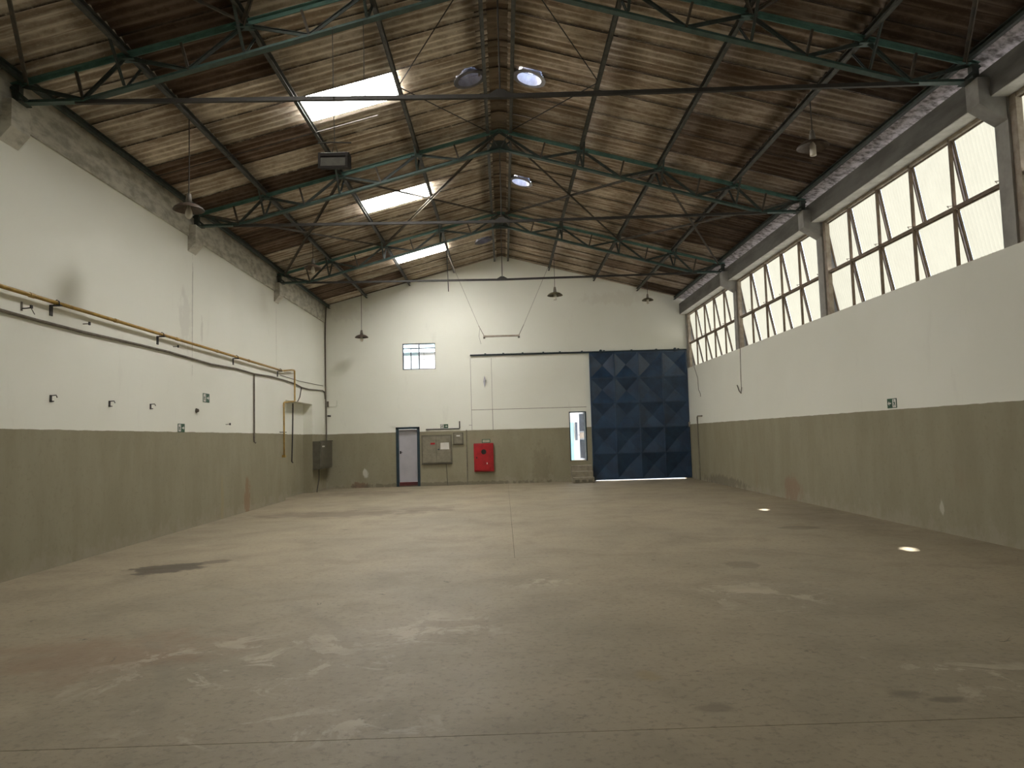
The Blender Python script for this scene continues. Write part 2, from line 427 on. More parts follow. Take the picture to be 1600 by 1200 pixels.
# ------------------------------------------------------------------ mesh building
class MB:
    def __init__(s):
        s.v, s.f = [], []
    def add(s, vs, fs):
        o = len(s.v)
        s.v += [Vector(p) for p in vs]
        s.f += [tuple(i + o for i in f) for f in fs]
        return s
    def box(s, x0, x1, y0, y1, z0, z1):
        return s.add([(x, y, z) for z in (z0, z1) for y in (y0, y1) for x in (x0, x1)],
                     [(0, 2, 3, 1), (4, 5, 7, 6), (0, 1, 5, 4), (2, 6, 7, 3), (0, 4, 6, 2), (1, 3, 7, 5)])
    def bar(s, a, b, w, h, upv=(0, 0, 1), off=(0, 0)):
        """rectangular bar a->b; w across, h along upv; off shifts (across, up)"""
        a, b = Vector(a), Vector(b)
        d = (b - a).normalized()
        sd = d.cross(Vector(upv))
        if sd.length < 1e-4:
            sd = d.cross(Vector((1, 0, 0)))
        sd.normalize()
        u = sd.cross(d).normalized()
        c = sd * off[0] + u * off[1]
        vs = [p + c + sd * i * w / 2 + u * j * h / 2 for p in (a, b) for i, j in ((-1, -1), (1, -1), (1, 1), (-1, 1))]
        return s.add(vs, [(0, 1, 2, 3), (7, 6, 5, 4), (0, 4, 5, 1), (1, 5, 6, 2), (2, 6, 7, 3), (3, 7, 4, 0)])
    def tee(s, a, b, w, h, t, flange_up=True, upv=(0, 0, 1)):
        """double-angle section: flat flange and a web"""
        sg = 1 if flange_up else -1
        s.bar(a, b, w, t, upv, (0, sg * h / 2))
        return s.bar(a, b, t * 1.6, h, upv)
    def tube(s, pts, r, n=8, caps=True):
        pts = [Vector(p) for p in pts]
        o = len(s.v)
        prev = None
        for i, p in enumerate(pts):
            d = (pts[min(i + 1, len(pts) - 1)] - pts[max(i - 1, 0)]).normalized()
            ref = Vector((0, 0, 1)) if abs(d.z) < 0.9 else Vector((1, 0, 0))
            a = d.cross(ref).normalized() if prev is None else (prev - d * prev.dot(d)).normalized()
            prev = a
            b = d.cross(a)
            for k in range(n):
                t = 2 * math.pi * k / n
                s.v.append(p + (a * math.cos(t) + b * math.sin(t)) * r)
        for i in range(len(pts) - 1):
            for k in range(n):
                k2 = (k + 1) % n
                s.f.append((o + i * n + k, o + i * n + k2, o + (i + 1) * n + k2, o + (i + 1) * n + k))
        if caps:
            s.f.append(tuple(o + k for k in reversed(range(n))))
            e = o + (len(pts) - 1) * n
            s.f.append(tuple(e + k for k in range(n)))
        return s
    def lathe(s, prof, c=(0, 0, 0), n=20, mat=None):
        """profile of (r, z) turned about z"""
        o = len(s.v)
        c = Vector(c)
        for r, z in prof:
            for k in range(n):
                t = 2 * math.pi * k / n
                p = Vector((r * math.cos(t), r * math.sin(t), z))
                s.v.append(c + (mat @ p if mat else p))
        for i in range(len(prof) - 1):
            for k in range(n):
                k2 = (k + 1) % n
                s.f.append((o + i * n + k, o + i * n + k2, o + (i + 1) * n + k2, o + (i + 1) * n + k))
        return s
    def prism(s, poly, axis, a, b):
        """polygon (2-D) extruded along axis 0/1/2 from a to b"""
        def P(p, t):
            return {0: (t, p[0], p[1]), 1: (p[0], t, p[1]), 2: (p[0], p[1], t)}[axis]
        n = len(poly)
        vs = [P(p, a) for p in poly] + [P(p, b) for p in poly]
        fs = [tuple(range(n)), tuple(reversed(range(n, 2 * n)))]
        fs += [(i, i + n, (i + 1) % n + n, (i + 1) % n) for i in range(n)]
        return s.add(vs, fs)
    def mesh(s, name, mat, smooth=False, origin=(0, 0, 0)):
        me = bpy.data.meshes.new(name)
        o = Vector(origin)
        me.from_pydata([p - o for p in s.v], [], s.f)
        bm = bmesh.new()
        bm.from_mesh(me)
        bmesh.ops.recalc_face_normals(bm, faces=bm.faces)
        bm.to_mesh(me)
        bm.free()
        me.materials.append(mat)
        if smooth:
            for p in me.polygons:
                p.use_smooth = True
        return me
    def build(s, name, mat, parent=None, smooth=False, bevel=0.0):
        mat = M[mat] if isinstance(mat, str) else mat
        if parent is None:
            lo = [min(p[i] for p in s.v) for i in range(3)]
            hi = [max(p[i] for p in s.v) for i in range(3)]
            org = Vector(((lo[0] + hi[0]) / 2, (lo[1] + hi[1]) / 2, lo[2]))
            ob = bpy.data.objects.new(name, s.mesh(name, mat, smooth, org))
            ob.location = org
        else:
            w = Vector((0, 0, 0))
            q = parent
            while q:
                w += q.location
                q = q.parent
            ob = bpy.data.objects.new(name, s.mesh(name, mat, smooth, w))
            ob.parent = parent
        COL.objects.link(ob)
        if bevel:
            md = ob.modifiers.new('edge', 'BEVEL')
            md.width = bevel
            md.segments = 2
            md.limit_method = 'ANGLE'
        return ob

def tag(o, label, cat, group=None):
    o['label'] = label
    o['category'] = cat
    if group:
        o['group'] = group
    return o

def struct(o):
    o['kind'] = 'structure'
    return o

def thing(name, label, cat, loc=(0, 0, 0), group=None):
    o = bpy.data.objects.new(name, None)
    o.empty_display_size = 0.1
    o.location = loc
    COL.objects.link(o)
    return tag(o, label, cat, group)

def setting(name, loc=(0, 0, 0)):
    o = bpy.data.objects.new(name, None)
    o.empty_display_size = 0.1
    o.location = loc
    COL.objects.link(o)
    return struct(o)

def copy_tree(o, parent=None):
    c = o.copy()
    COL.objects.link(c)
    c.parent = parent
    for ch in list(o.children):
        copy_tree(ch, c)
    return c

def slabs(xs, zs, holes, y0, y1, axis='y'):
    """wall of boxes over the grid xs * zs, without the cells inside the holes"""
    b = MB()
    for i in range(len(xs) - 1):
        for k in range(len(zs) - 1):
            cx, cz = (xs[i] + xs[i + 1]) / 2, (zs[k] + zs[k + 1]) / 2
            if any(h[0] < cx < h[1] and h[2] < cz < h[3] for h in holes):
                continue
            if axis == 'y':
                b.box(xs[i], xs[i + 1], y0, y1, zs[k], zs[k + 1])
            else:
                b.box(y0, y1, xs[i], xs[i + 1], zs[k], zs[k + 1])
    return b

# ================================================================== SETTING
# ---- floor: slabs with open joints over a bed
floor = setting('floor')
MB().box(XL - 0.3, XR + 0.3, YF - 0.3, YB + 0.25, -0.20, -0.035).build('joint_bed', 'mortar', floor)
g = 0.003
for x0, x1, y0, y1 in [(XL - 0.3, XR + 0.3, YF - 0.3, 4.2), (XL - 0.3, XR + 0.3, 4.2, 10.15), (XL - 0.3, XC + 0.03, 10.15, YB + 0.25), (XC + 0.03, XR + 0.3, 10.15, YB + 0.25)]:
    MB().box(x0 + g, x1 - g, y0 + g, y1 - g, -0.04, 0.0).build('floor_slab', 'floor', floor)

# ---- left wall with the blocked doorway recess
NY0, NY1, NZ, ND = 21.5, 24.5, 2.94, 0.30
wall_left = struct(slabs([YF, NY0, NY1, YB + 0.25], [-0.1, NZ, 6.62], [(NY0, NY1, -0.1, NZ)], XL - 0.45, XL, 'x')
                   .box(XL - 0.45, XL - ND, NY0, NY1, -0.1, NZ).build('wall_left', 'wall'))
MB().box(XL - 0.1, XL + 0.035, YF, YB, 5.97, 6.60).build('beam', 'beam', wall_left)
for t in T:
    MB().prism([(XL, 5.66), (XL + 0.16, 5.84), (XL + 0.16, 6.21), (XL, 6.21)], 1, t - 0.19, t + 0.19).build('corbel', 'beam', wall_left)

# ---- right wall: parapet, columns, ring beam, corbels
wall_right = struct(MB().box(XR, XR + 0.30, YF, YB + 0.25, -0.1, SILL).build('wall_right', 'wall'))
CW0, CW1 = -0.17, 0.09
col_y = [(t + CW0, t + CW1) for t in T] + [(YB - 0.13, YB + 0.05)]
for a, b_ in col_y:
    MB().box(XR, XR + 0.30, a, b_, SILL, 5.95).build('column', 'column', wall_right)
MB().box(XR, XR + 0.3, YF, T0 - BAY + CW1, SILL, 5.95).build('infill_panel', 'wall', wall_right)
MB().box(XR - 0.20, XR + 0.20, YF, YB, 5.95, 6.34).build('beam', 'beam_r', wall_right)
MB().box(XR - 0.195, XR + 0.06, YF, YB, 5.938, 5.951).build('soffit', 'soffit', wall_right)  # pale board under the beam: window light on its underside put into the colour
for t in T:
    MB().prism([(XR + 0.01, 5.62), (XR - 0.36, 5.85), (XR - 0.36, 6.21), (XR + 0.01, 6.21)], 1, t + CW0, t + CW1).build('corbel', 'column', wall_right)

# ---- end wall (gable) with openings
WX0, WX1, WZ0, WZ1 = -3.60, -2.41, 4.19, 5.14          # small window
DX0, DX1, DZ1 = -3.86, -3.05, 2.10                     # white door
PX0, PX1, PZ0, PZ1 = 2.36, 2.98, 0.74, 2.51            # side door
GX0, GX1, GZ1 = 3.17, 6.66, 4.60                       # gate
gb = slabs([XL - 0.45, DX0, WX0, DX1, WX1, PX0, PX1, GX0 + 0.08, GX1 - 0.16, XR + 0.34], [-0.1, PZ0, DZ1, PZ1, WZ0, GZ1 - 0.12, WZ1, 6.0],
           [(WX0, WX1, WZ0, WZ1), (DX0, DX1, -0.2, DZ1), (PX0, PX1, PZ0, PZ1), (GX0 + 0.08, GX1 - 0.16, -0.2, GZ1 - 0.12)], YB, YB + 0.22)
gb.prism([(XL - 0.45, 6.0), (XL - 0.45, roofz(XL - 0.45, 0.012)), (XC, roofz(XC, 0.012)), (XR + 0.34, roofz(XR + 0.34, 0.012)), (XR + 0.34, 6.0)], 1, YB, YB + 0.22)
wall_back = struct(gb.build('wall_back', 'wall'))
for x0, x1, z0, z1 in [(-1.14, -0.40, 2.69, 4.53), (-0.38, 3.12, 2.68, 4.53), (-1.14, -0.40, 1.95, 2.66), (-0.38, 2.30, 1.95, 2.66)]:
    MB().box(x0, x1, YB - 0.010, YB + 0.01, z0, z1).build('plaster_panel', 'wall', wall_back)

for x0, x1, z0, z1 in [(-1.155, -1.14, 1.95, 4.53), (-0.40, -0.38, 1.93, 2.69), (-0.398, -0.386, 2.69, 4.53), (-1.14, 3.0, 2.66, 2.68), (-1.25, -1.14, 2.12, 2.135)]:
    MB().box(x0, x1, YB - 0.006, YB + 0.01, z0, z1).build('joint_line', 'joint', wall_back)

# ---- wall behind the viewer, for the bounce
wall_front = struct(MB().prism([(XL - 0.3, -0.1), (XL - 0.3, 6.5), (XC, 8.2), (XR + 0.3, 6.5), (XR + 0.3, -0.1)], 1, YF - 0.25, YF).build('wall_front', 'wall'))

# ---- roof sheets
ceiling = setting('ceiling')
WAVE = 0.179
ROWS = [(0.16, 1.86), (1.74, 3.49), (3.37, 5.06), (4.94, 7.12)]
def sheet_mesh(length, name, hole=None, fine=False, w=0.985, mat='sheet', tilt=1):
    nu = 32 if not fine else 64
    nv = 2 if not fine else 90
    amp, th = 0.027, 0.008
    vs, fs = [], []
    for layer in (0, 1):
        for i in range(nu + 1):
            y = w * i / nu
            z = -amp * math.cos(2 * math.pi * y / WAVE) + layer * th + (0.012 if tilt < 0 else 0.017) * (y / w)
            for j in range(nv + 1):
                vs.append((length * j / nv, y, z))
    n1 = (nu + 1) * (nv + 1)
    for layer in (0, 1):
        for i in range(nu):
            for j in range(nv):
                if hole:
                    cx, cy = length * (j + .5) / nv, w * (i + .5) / nu
                    if (cx - hole[0]) ** 2 + (cy - hole[1]) ** 2 < hole[2] ** 2:
                        continue
                a = layer * n1 + i * (nv + 1) + j
                fs.append((a, a + 1, a + nv + 2, a + nv + 1))
    rim = [i * (nv + 1) for i in range(nu + 1)], [i * (nv + 1) + nv for i in range(nu + 1)], list(range(nv + 1)), [nu * (nv + 1) + j for j in range(nv + 1)]
    for e in rim:
        for a, b in zip(e[:-1], e[1:]):
            fs.append((a, b, b + n1, a + n1))
    mb = MB().add(vs, fs)
    return mb.mesh(name, M[mat], smooth=True)

CT, ST = math.cos(TH), math.sin(TH)
def slope_matrix(side, d, y, lift=0.0):
    """frame on the roof: local x down the slope, z up from it"""
    t = Vector((side * CT, 0, -ST))
    yy = Vector((0, side, 0))
    n = t.cross(yy)
    mx = Matrix((t, yy, n)).transposed().to_4x4()
    mx.translation = Vector((XC + side * d, y, RC - RK * d + 0.021)) + n * lift
    return mx

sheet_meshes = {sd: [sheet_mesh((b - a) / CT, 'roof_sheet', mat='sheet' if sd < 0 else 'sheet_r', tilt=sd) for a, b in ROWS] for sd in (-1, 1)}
glow_mesh = sheet_mesh((ROWS[1][1] - ROWS[1][0]) / CT, 'skylight_sheet', mat='skylight', tilt=-1)
fill_mesh = sheet_mesh((ROWS[1][1] - ROWS[1][0]) / CT, 'skylight_sheet', mat='skylight_fill', tilt=-1)
VENTS = [(-1, 0.52, 12.76), (1, 0.57, 12.76), (1, 0.54, 18.15), (-1, 0.58, 23.6)]
VR = 0.235
n_lo = math.floor((YF - 0.4 - SHEET0) / PITCHW)
n_hi = math.ceil((YB + 1.1 - SHEET0) / PITCHW)
rs = random.Random(21)
def sheet_color(side, row, n):
    v = rs.random()
    if side < 0:
        if row <= 1:
            base, f = (0.68, 0.61, 0.50), 0.88 + 0.24 * v
        else:
            dark = v < (0.42 if row == 2 else 0.36)
            base, f = ((0.17, 0.125, 0.095), 0.8 + 0.6 * rs.random()) if dark else ((0.66, 0.59, 0.485), 0.75 + 0.4 * rs.random())
    else:
        if row <= 1:
            base, f = (0.62, 0.54, 0.43), 0.82 + 0.3 * v
        elif row == 2:
            base, f = ((0.24, 0.19, 0.145), 0.9 + 0.4 * rs.random()) if v < 0.35 else ((0.50, 0.43, 0.345), 0.75 + 0.4 * rs.random())
        else:
            base, f = ((0.13, 0.098, 0.075), 0.8 + 0.6 * rs.random()) if v < 0.55 else ((0.40, 0.345, 0.285), 0.75 + 0.5 * rs.random())
    return (*[min(c * f, 0.8) for c in base], 1)

for side in (-1, 1):
    for row, (d0, d1) in enumerate(ROWS):
        for n in range(n_lo, n_hi):
            y = SHEET0 + n * PITCHW
            glow = side < 0 and row == 1 and n in (-6, 0, 6, 12)  # frontmost sheet is out of view, added as foreground light
            me = (glow_mesh if n >= 0 else fill_mesh) if glow else sheet_meshes[side][row]
            y_or = y if side > 0 else y + 0.985
            if row == 0:
                for vs_, vd, vy in VENTS:
                    if vs_ == side and y - 0.25 < vy < y + 0.985 + 0.25:
                        lx = (vd - d0) / CT
                        ly = (vy - y_or) * side
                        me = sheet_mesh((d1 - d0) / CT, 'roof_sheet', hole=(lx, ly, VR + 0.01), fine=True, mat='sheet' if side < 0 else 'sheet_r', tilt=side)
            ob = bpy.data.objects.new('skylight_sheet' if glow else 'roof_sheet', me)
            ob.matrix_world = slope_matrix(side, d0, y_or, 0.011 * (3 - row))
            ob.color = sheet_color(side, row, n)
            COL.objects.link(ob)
            mw = ob.matrix_world.copy()
            ob.parent = ceiling
            ob.matrix_basis = mw
            if glow:
                ob['label'] = 'translucent white roof sheet glowing with daylight'
# pale patchy strip under the sheets along the window-side eave
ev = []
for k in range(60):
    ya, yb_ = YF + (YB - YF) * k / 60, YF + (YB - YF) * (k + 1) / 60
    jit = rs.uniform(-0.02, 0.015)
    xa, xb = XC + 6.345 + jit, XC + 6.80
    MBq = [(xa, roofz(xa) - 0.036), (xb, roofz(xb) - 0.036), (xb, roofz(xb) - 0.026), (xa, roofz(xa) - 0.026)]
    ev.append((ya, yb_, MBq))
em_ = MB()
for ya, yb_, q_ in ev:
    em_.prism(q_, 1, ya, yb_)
em_.build('eave_strip', 'eave', ceiling)
# ridge caps
rv, rf = [], []
ND_, NY_ = 12, 30
for i in range(NY_ + 1):
    y = 0.93 * i / NY_
    for j in range(ND_ + 1):
        d = -0.36 + 0.72 * j / ND_
        zr = -RK * math.sqrt(d * d + 0.012) + 0.075
        rv.append((d, y, zr - 0.026 * math.cos(2 * math.pi * y / WAVE) + 0.012 * y))
for i in range(NY_):
    for j in range(ND_):
        a = i * (ND_ + 1) + j
        rf.append((a, a + 1, a + ND_ + 2, a + ND_ + 1))
nv0 = len(rv)
rv += [(x, y, z + 0.012) for x, y, z in rv]
rf += [tuple(i + nv0 for i in f) for f in rf]
cap_mesh = MB().add(rv, rf).mesh('ridge_tile', M['sheet'], smooth=True)
for n in range(n_lo, n_hi):
    ob = bpy.data.objects.new('ridge_tile', cap_mesh)
    COL.objects.link(ob)
    ob.parent = ceiling
    ob.location = (XC, SHEET0 + n * PITCHW, RC + 0.004)
    f = 0.7 + 0.4 * rs.random()
    ob.color = (0.30 * f, 0.24 * f, 0.175 * f, 1)

# ---- windows of ribbed translucent sashes along the right wall
XW = XR + 0.07
def right_window(idx, ya, yb):
    w = setting('window_%d' % idx, (XW, (ya + yb) / 2, SILL))
    n = 5
    pw = (yb - ya) / n
    MB().box(XW - 0.025, XW + 0.03, ya, yb, HEAD - 0.02, HEAD + 0.05).build('head_rail', 'pale_steel', w)
    MB().box(XW - 0.02, XW + 0.03, ya, yb, MIDR - 0.022, MIDR + 0.022).build('transom', 'rust', w)
    MB().box(XW - 0.02, XW + 0.06, ya, yb, SILL - 0.02, SILL + 0.015).build('sill_rail', 'rust', w)
    MB().box(XW - 0.035, XW + 0.05, yb - 0.12, yb, SILL, HEAD + 0.05).build('post', 'pale_steel', w)
    MB().box(XW - 0.03, XW + 0.04, ya, ya + 0.035, SILL, HEAD + 0.05).build('post', 'rust', w)
    for i in range(1, n):
        y = ya + i * pw
        MB().box(XW - 0.025, XW + 0.02, y - 0.018, y + 0.018, SILL, HEAD + 0.02).build('mullion', 'rust', w)
    for (zt, zb) in ((HEAD - 0.025, MIDR + 0.03), (MIDR - 0.03, SILL + 0.005)):
        for i in range(n):
            y0, y1 = ya + i * pw + 0.03, ya + (i + 1) * pw - 0.03
            out = 0.165
            top = lambda y: Vector((XW + 0.03, y, zt))
            bot = lambda y: Vector((XW + 0.03 + out, y, zb))
            sb = MB()
            for y in (y0, y1):
                sb.bar(top(y), bot(y), 0.028, 0.03, (1, 0, 0))
            sb.bar(bot(y0), bot(y1), 0.03, 0.03)
            sb.bar(top(y0), top(y1), 0.02, 0.02)
            sash = sb.build('sash', 'rust', w)
            # ribbed pane
            nseg = int((y1 - y0) / 0.082) * 6
            vs, fs = [], []
            nrm = (bot(0) - top(0)).cross(Vector((0, 1, 0))).normalized()
            for k in range(nseg + 1):
                y = y0 + (y1 - y0) * k / nseg
                o = nrm * (0.010 * math.sin(2 * math.pi * (y - y0) / 0.082)) + Vector((0.02, 0, 0))
                vs += [top(y) + o, bot(y) + o]
            for k in range(nseg):
                fs.append((2 * k, 2 * k + 1, 2 * k + 3, 2 * k + 2))
            MB().add(vs, fs).build('pane', 'pane', sash, smooth=True)
            if zt > 5.5:
                MB().tube([(XW - 0.03, y0 + 0.06, MIDR + 0.03), (XW - 0.05, y0 + 0.07, MIDR + 0.06), (XW + 0.10, y0 + 0.10, MIDR + 0.075)], 0.007, 5).build('stay', 'pale_steel', sash)
    return w
right_window(1, T[3] + CW1, YB - 0.13)
right_window(2, T[2] + CW1, T[3] + CW0)
right_window(3, T[1] + CW1, T[2] + CW0)
right_window(4, T[0] + CW1, T[1] + CW0)
right_window(6, T[0] - BAY + CW1, T[0] + CW0)  # unseen window bay, added to light the foreground

# ---- small window in the gable wall
w5 = setting('window_5', ((WX0 + WX1) / 2, YB + 0.1, WZ0))
yw = YB + 0.05
fb = MB()
fb.box(WX0, WX0 + 0.04, yw, yw + 0.06, WZ0, WZ1).box(WX1 - 0.025, WX1, yw, yw + 0.06, WZ0, WZ1)
fb.box(WX0, WX1, yw, yw + 0.06, WZ0, WZ0 + 0.035).box(WX0, WX1, yw, yw + 0.06, WZ1 - 0.035, WZ1)
fb.build('window_frame', 'grille', w5)
wxm = WX0 + 0.60
MB().box(WX0, WX1, yw - 0.005, yw + 0.05, 4.945, 4.985).build('transom', 'grille', w5)
MB().box(wxm - 0.022, wxm + 0.022, yw - 0.01, yw + 0.055, WZ0, WZ1).build('mullion', 'grille', w5)
MB().box(WX0 + 0.285, WX0 + 0.318, yw + 0.01, yw + 0.045, WZ0, 4.95).build('mullion', 'grille', w5)
for x0, x1, z0, z1 in [(WX0 + 0.04, WX0 + 0.285, WZ0 + 0.035, 4.945), (WX0 + 0.318, wxm - 0.022, WZ0 + 0.035, 4.945), (WX0 + 0.04, wxm - 0.022, 4.985, WZ1 - 0.035), (wxm + 0.022, WX1 - 0.025, 4.985, WZ1 - 0.035)]:
    MB().box(x0, x1, yw + 0.025, yw + 0.03, z0, z1).build('pane', 'glass', w5)
MB().box(wxm + 0.15, wxm + 0.165, yw + 0.1, yw + 0.115, WZ0, 4.9).build('outer_bar', 'grille', w5)
for z in (4.33, 4.57, 4.82):
    MB().box(wxm, WX1, yw + 0.1, yw + 0.113, z - 0.006, z + 0.006).build('outer_bar', 'grille', w5)

# ---- white door in the blue frame
d1 = setting('door_1', ((DX0 + DX1) / 2, YB, 0))
MB().box(DX0 - 0.02, DX0 + 0.075, YB - 0.03, YB + 0.16, 0, DZ1 + 0.02).box(DX1 - 0.075, DX1 + 0.02, YB - 0.03, YB + 0.16, 0, DZ1 + 0.02).box(DX0 - 0.02, DX1 + 0.02, YB - 0.03, YB + 0.16, DZ1 - 0.06, DZ1 + 0.02).build('door_frame', 'teal', d1)
leaf = MB().box(DX0 + 0.08, DX1 - 0.08, YB + 0.10, YB + 0.14, 0.16, DZ1 - 0.065).build('door_leaf', 'lilac', d1)
MB().box(DX0 + 0.10, DX0 + 0.15, YB + 0.06, YB + 0.10, 1.17, 1.27).tube([(DX0 + 0.12, YB + 0.045, 1.22), (DX0 + 0.20, YB + 0.045, 1.22)], 0.012, 6).build('handle', 'black', leaf)
MB().box(DX0 + 0.08, DX1 - 0.08, YB + 0.02, YB + 0.20, 0.02, 0.155).build('threshold', 'darkred', d1)
MB().box(DX0 + 0.03, DX1 - 0.03, YB - 0.02, YB + 0.02, 0.0, 0.035).build('sill_strip', 'mortar', d1)

# ---- narrow side door standing open above the steps
d2 = setting('door_2', ((PX0 + PX1) / 2, YB, PZ0))
MB().box(PX0, PX0 + 0.035, YB - 0.012, YB + 0.2, PZ0, PZ1).box(PX1 - 0.05, PX1, YB - 0.012, YB + 0.2, PZ0, PZ1).box(PX0, PX1, YB - 0.012, YB + 0.2, PZ1 - 0.035, PZ1).build('door_frame', 'teal', d2)
MB().box(PX0 + 0.035, PX1 - 0.05, YB - 0.012, YB + 0.22, PZ0 - 0.005, PZ0 + 0.025).build('threshold', 'step', d2)
hx, hy = PX1 - 0.06, YB + 0.22
dv = Vector((-0.2, 0.98, 0)).normalized()
def leafpt(u, z):
    return Vector((hx, hy, z)) + dv * u
lb = MB()
for u in (0.0, 0.56):
    lb.bar(leafpt(u, PZ0 + 0.03), leafpt(u, PZ1 - 0.04), 0.04, 0.03, (1, 0, 0))
for z in (PZ0 + 0.05, 1.52, 1.78, PZ1 - 0.06):
    lb.bar(leafpt(0, z), leafpt(0.56, z), 0.03, 0.05)
lf = lb.build('door_leaf', 'grille', d2)
for i in range(1, 8):
    MB().bar(leafpt(0.07 * i, PZ0 + 0.05), leafpt(0.07 * i, PZ1 - 0.06), 0.02, 0.02, (1, 0, 0)).build('bar', 'grille', lf)
MB().bar(leafpt(0.02, 1.65), leafpt(0.54, 1.65), 0.012, 0.24).build('lock_plate', 'pale_steel', lf)
MB().tube([leafpt(0.5, 1.66) + Vector((-0.02, 0, 0)), leafpt(0.5, 1.66) + Vector((-0.09, 0, 0)), leafpt(0.4, 1.66) + Vector((-0.09, 0, 0))], 0.011, 6).build('handle', 'black', lf)

# ---- outside: yard, neighbour, unseen canopy added to block the sun
struct(MB().box(-60, 60, -60, 80, -0.45, -0.25).build('ground', 'ground'))
struct(MB().box(XL - 1, XR + 2, YB + 0.22, YB + 1.9, 4.72, 4.84).build('sun_block_canopy_1', 'white_out'))
nb = struct(MB().box(-9, 12, YB + 4.2, YB + 4.6, -0.3, 5.0).build('wall_outside', 'white_out'))
MB().box(2.55, 2.90, YB + 4.12, YB + 4.22, -0.25, 2.2).build('outer_door', 'cyan_out', nb)
MB().box(2.97, 3.06, YB + 4.08, YB + 4.22, 1.45, 2.2).build('meter_box', 'grille', nb)

# ================================================================== ROOF STEEL
truss_labels = ['green lattice roof truss, fourth counted from the gable wall',
                'green lattice roof truss, third counted from the gable wall, a floodlight hanging beside its tie',
                'green lattice roof truss, second counted from the gable wall, cross braces meeting it',
                'green lattice roof truss nearest to the gable wall']
BC, BK = 7.755, 0.274       # bottom chord
CC = RC - 0.145             # top chord
def chz(d): return CC - RK * d
def boz(d): return BC - BK * d
tr = thing('roof_truss', truss_labels[0], 'roof truss', (XC, T0, 6.2), 'lattice roof trusses')
def tp(x, z, y=0.0): return Vector((XC + x, T0 + y, z))
for s in (-1, 1):
    MB().tee(tp(0, chz(0)), tp(s * 6.42, chz(6.42)), 0.115, 0.06, 0.010, True).build('top_chord', 'green_lt', tr)
    b = MB().tee(tp(0, boz(0)), tp(s * 5.5, boz(5.5)), 0.105, 0.055, 0.010, False)
    b.tee(tp(s * 5.48, boz(5.5)), tp(s * 6.42, boz(5.5) - 0.01), 0.105, 0.055, 0.010, False)
    b.build('bottom_chord', 'green', tr)
    MB().bar(tp(s * 6.36, 6.215), tp(s * 6.36, chz(6.36)), 0.09, 0.09, (1, 0, 0)).build('end_post', 'green_dk', tr)
    MB().box(XC + s * 6.34 - 0.14, XC + s * 6.34 + 0.10, T0 - 0.11, T0 + 0.11, 6.207, 6.222).build('bearing_plate', 'green_dk', tr)
    MB().bar(tp(s * 6.2, 6.23, -0.05), tp(s * 6.42, chz(6.42) - 0.02, -0.05), 0.02, 0.04).build('gusset', 'green_dk', tr)
    nodes = [0.0, 1.75, 3.38, 4.95, 6.30]
    mids = [0.86, 2.52, 4.12, 5.50]
    for i in range(4):
        dm = mids[i]
        MB().bar(tp(s * nodes[i], chz(nodes[i]) - 0.02), tp(s * dm, boz(dm)), 0.012, 0.05).bar(tp(s * nodes[i], chz(nodes[i]) - 0.02), tp(s * dm, boz(dm)), 0.05, 0.01, (0, 0, 1), (0, 0.02)).build('diagonal', 'green_dk', tr)
        MB().bar(tp(s * dm, boz(dm)), tp(s * nodes[i + 1], chz(nodes[i + 1]) - 0.02), 0.012, 0.05).bar(tp(s * dm, boz(dm)), tp(s * nodes[i + 1], chz(nodes[i + 1]) - 0.02), 0.05, 0.01, (0, 0, 1), (0, 0.02)).build('diagonal', 'green_dk', tr)
        dt = dm + 0.10
        MB().bar(tp(s * dt, chz(dt) - 0.02), tp(s * dm, boz(dm)), 0.035, 0.035, (0, 1, 0)).build('strut', 'brace', tr)
    for d in nodes[1:4]:
        MB().box(XC + s * d - 0.12, XC + s * d + 0.12, T0 - 0.06, T0 + 0.06, chz(d) - 0.055, chz(d) - 0.04).build('gusset', 'green', tr)
        for e in (-1, 1):
            MB().bar(tp(s * d, chz(d) + 0.03, e * 0.40), tp(s * d, boz(d) + 0.02, e * 0.03), 0.04, 0.012, (1, 0, 0)).bar(tp(s * d, chz(d) + 0.03, e * 0.40), tp(s * d, boz(d) + 0.02, e * 0.03), 0.012, 0.04, (1, 0, 0)).build('knee_brace', 'green_dk', tr)
    for e in (-1, 1):
        MB().bar(tp(s * 0.27, chz(0.27) + 0.03, e * 0.40), tp(s * 0.05, boz(0) + 0.02, e * 0.03), 0.035, 0.012, (1, 0, 0)).build('knee_brace', 'green_dk', tr)
SAG = 0.05
MB().bar(tp(-5.6, 6.22), tp(0, 6.22 - SAG), 0.05, 0.052).bar(tp(0, 6.22 - SAG), tp(5.6, 6.22), 0.05, 0.052).build('tie', 'rod', tr)
MB().prism([(XC - 0.17, 6.145), (XC + 0.17, 6.145), (XC + 0.17, 6.185), (XC + 0.04, 6.26), (XC - 0.04, 6.26), (XC - 0.17, 6.185)], 1, T0 - 0.03, T0 + 0.03).build('tie_plate', 'rod', tr)
MB().tube([tp(0, 6.27), tp(0, boz(0))], 0.012, 6).build('hanger_rod', 'rod', tr)
MB().prism([(XC - 0.25, boz(0.25) - 0.03), (XC + 0.25, boz(0.25) - 0.03), (XC + 0.12, boz(0) + 0.16), (XC - 0.12, boz(0) + 0.16)], 1, T0 - 0.008, T0 + 0.008).build('ridge_plate', 'green_dk', tr)
for i in range(1, 4):
    c = copy_tree(tr)
    c.location = (XC, T[i], 6.2)
    c['label'] = truss_labels[i]

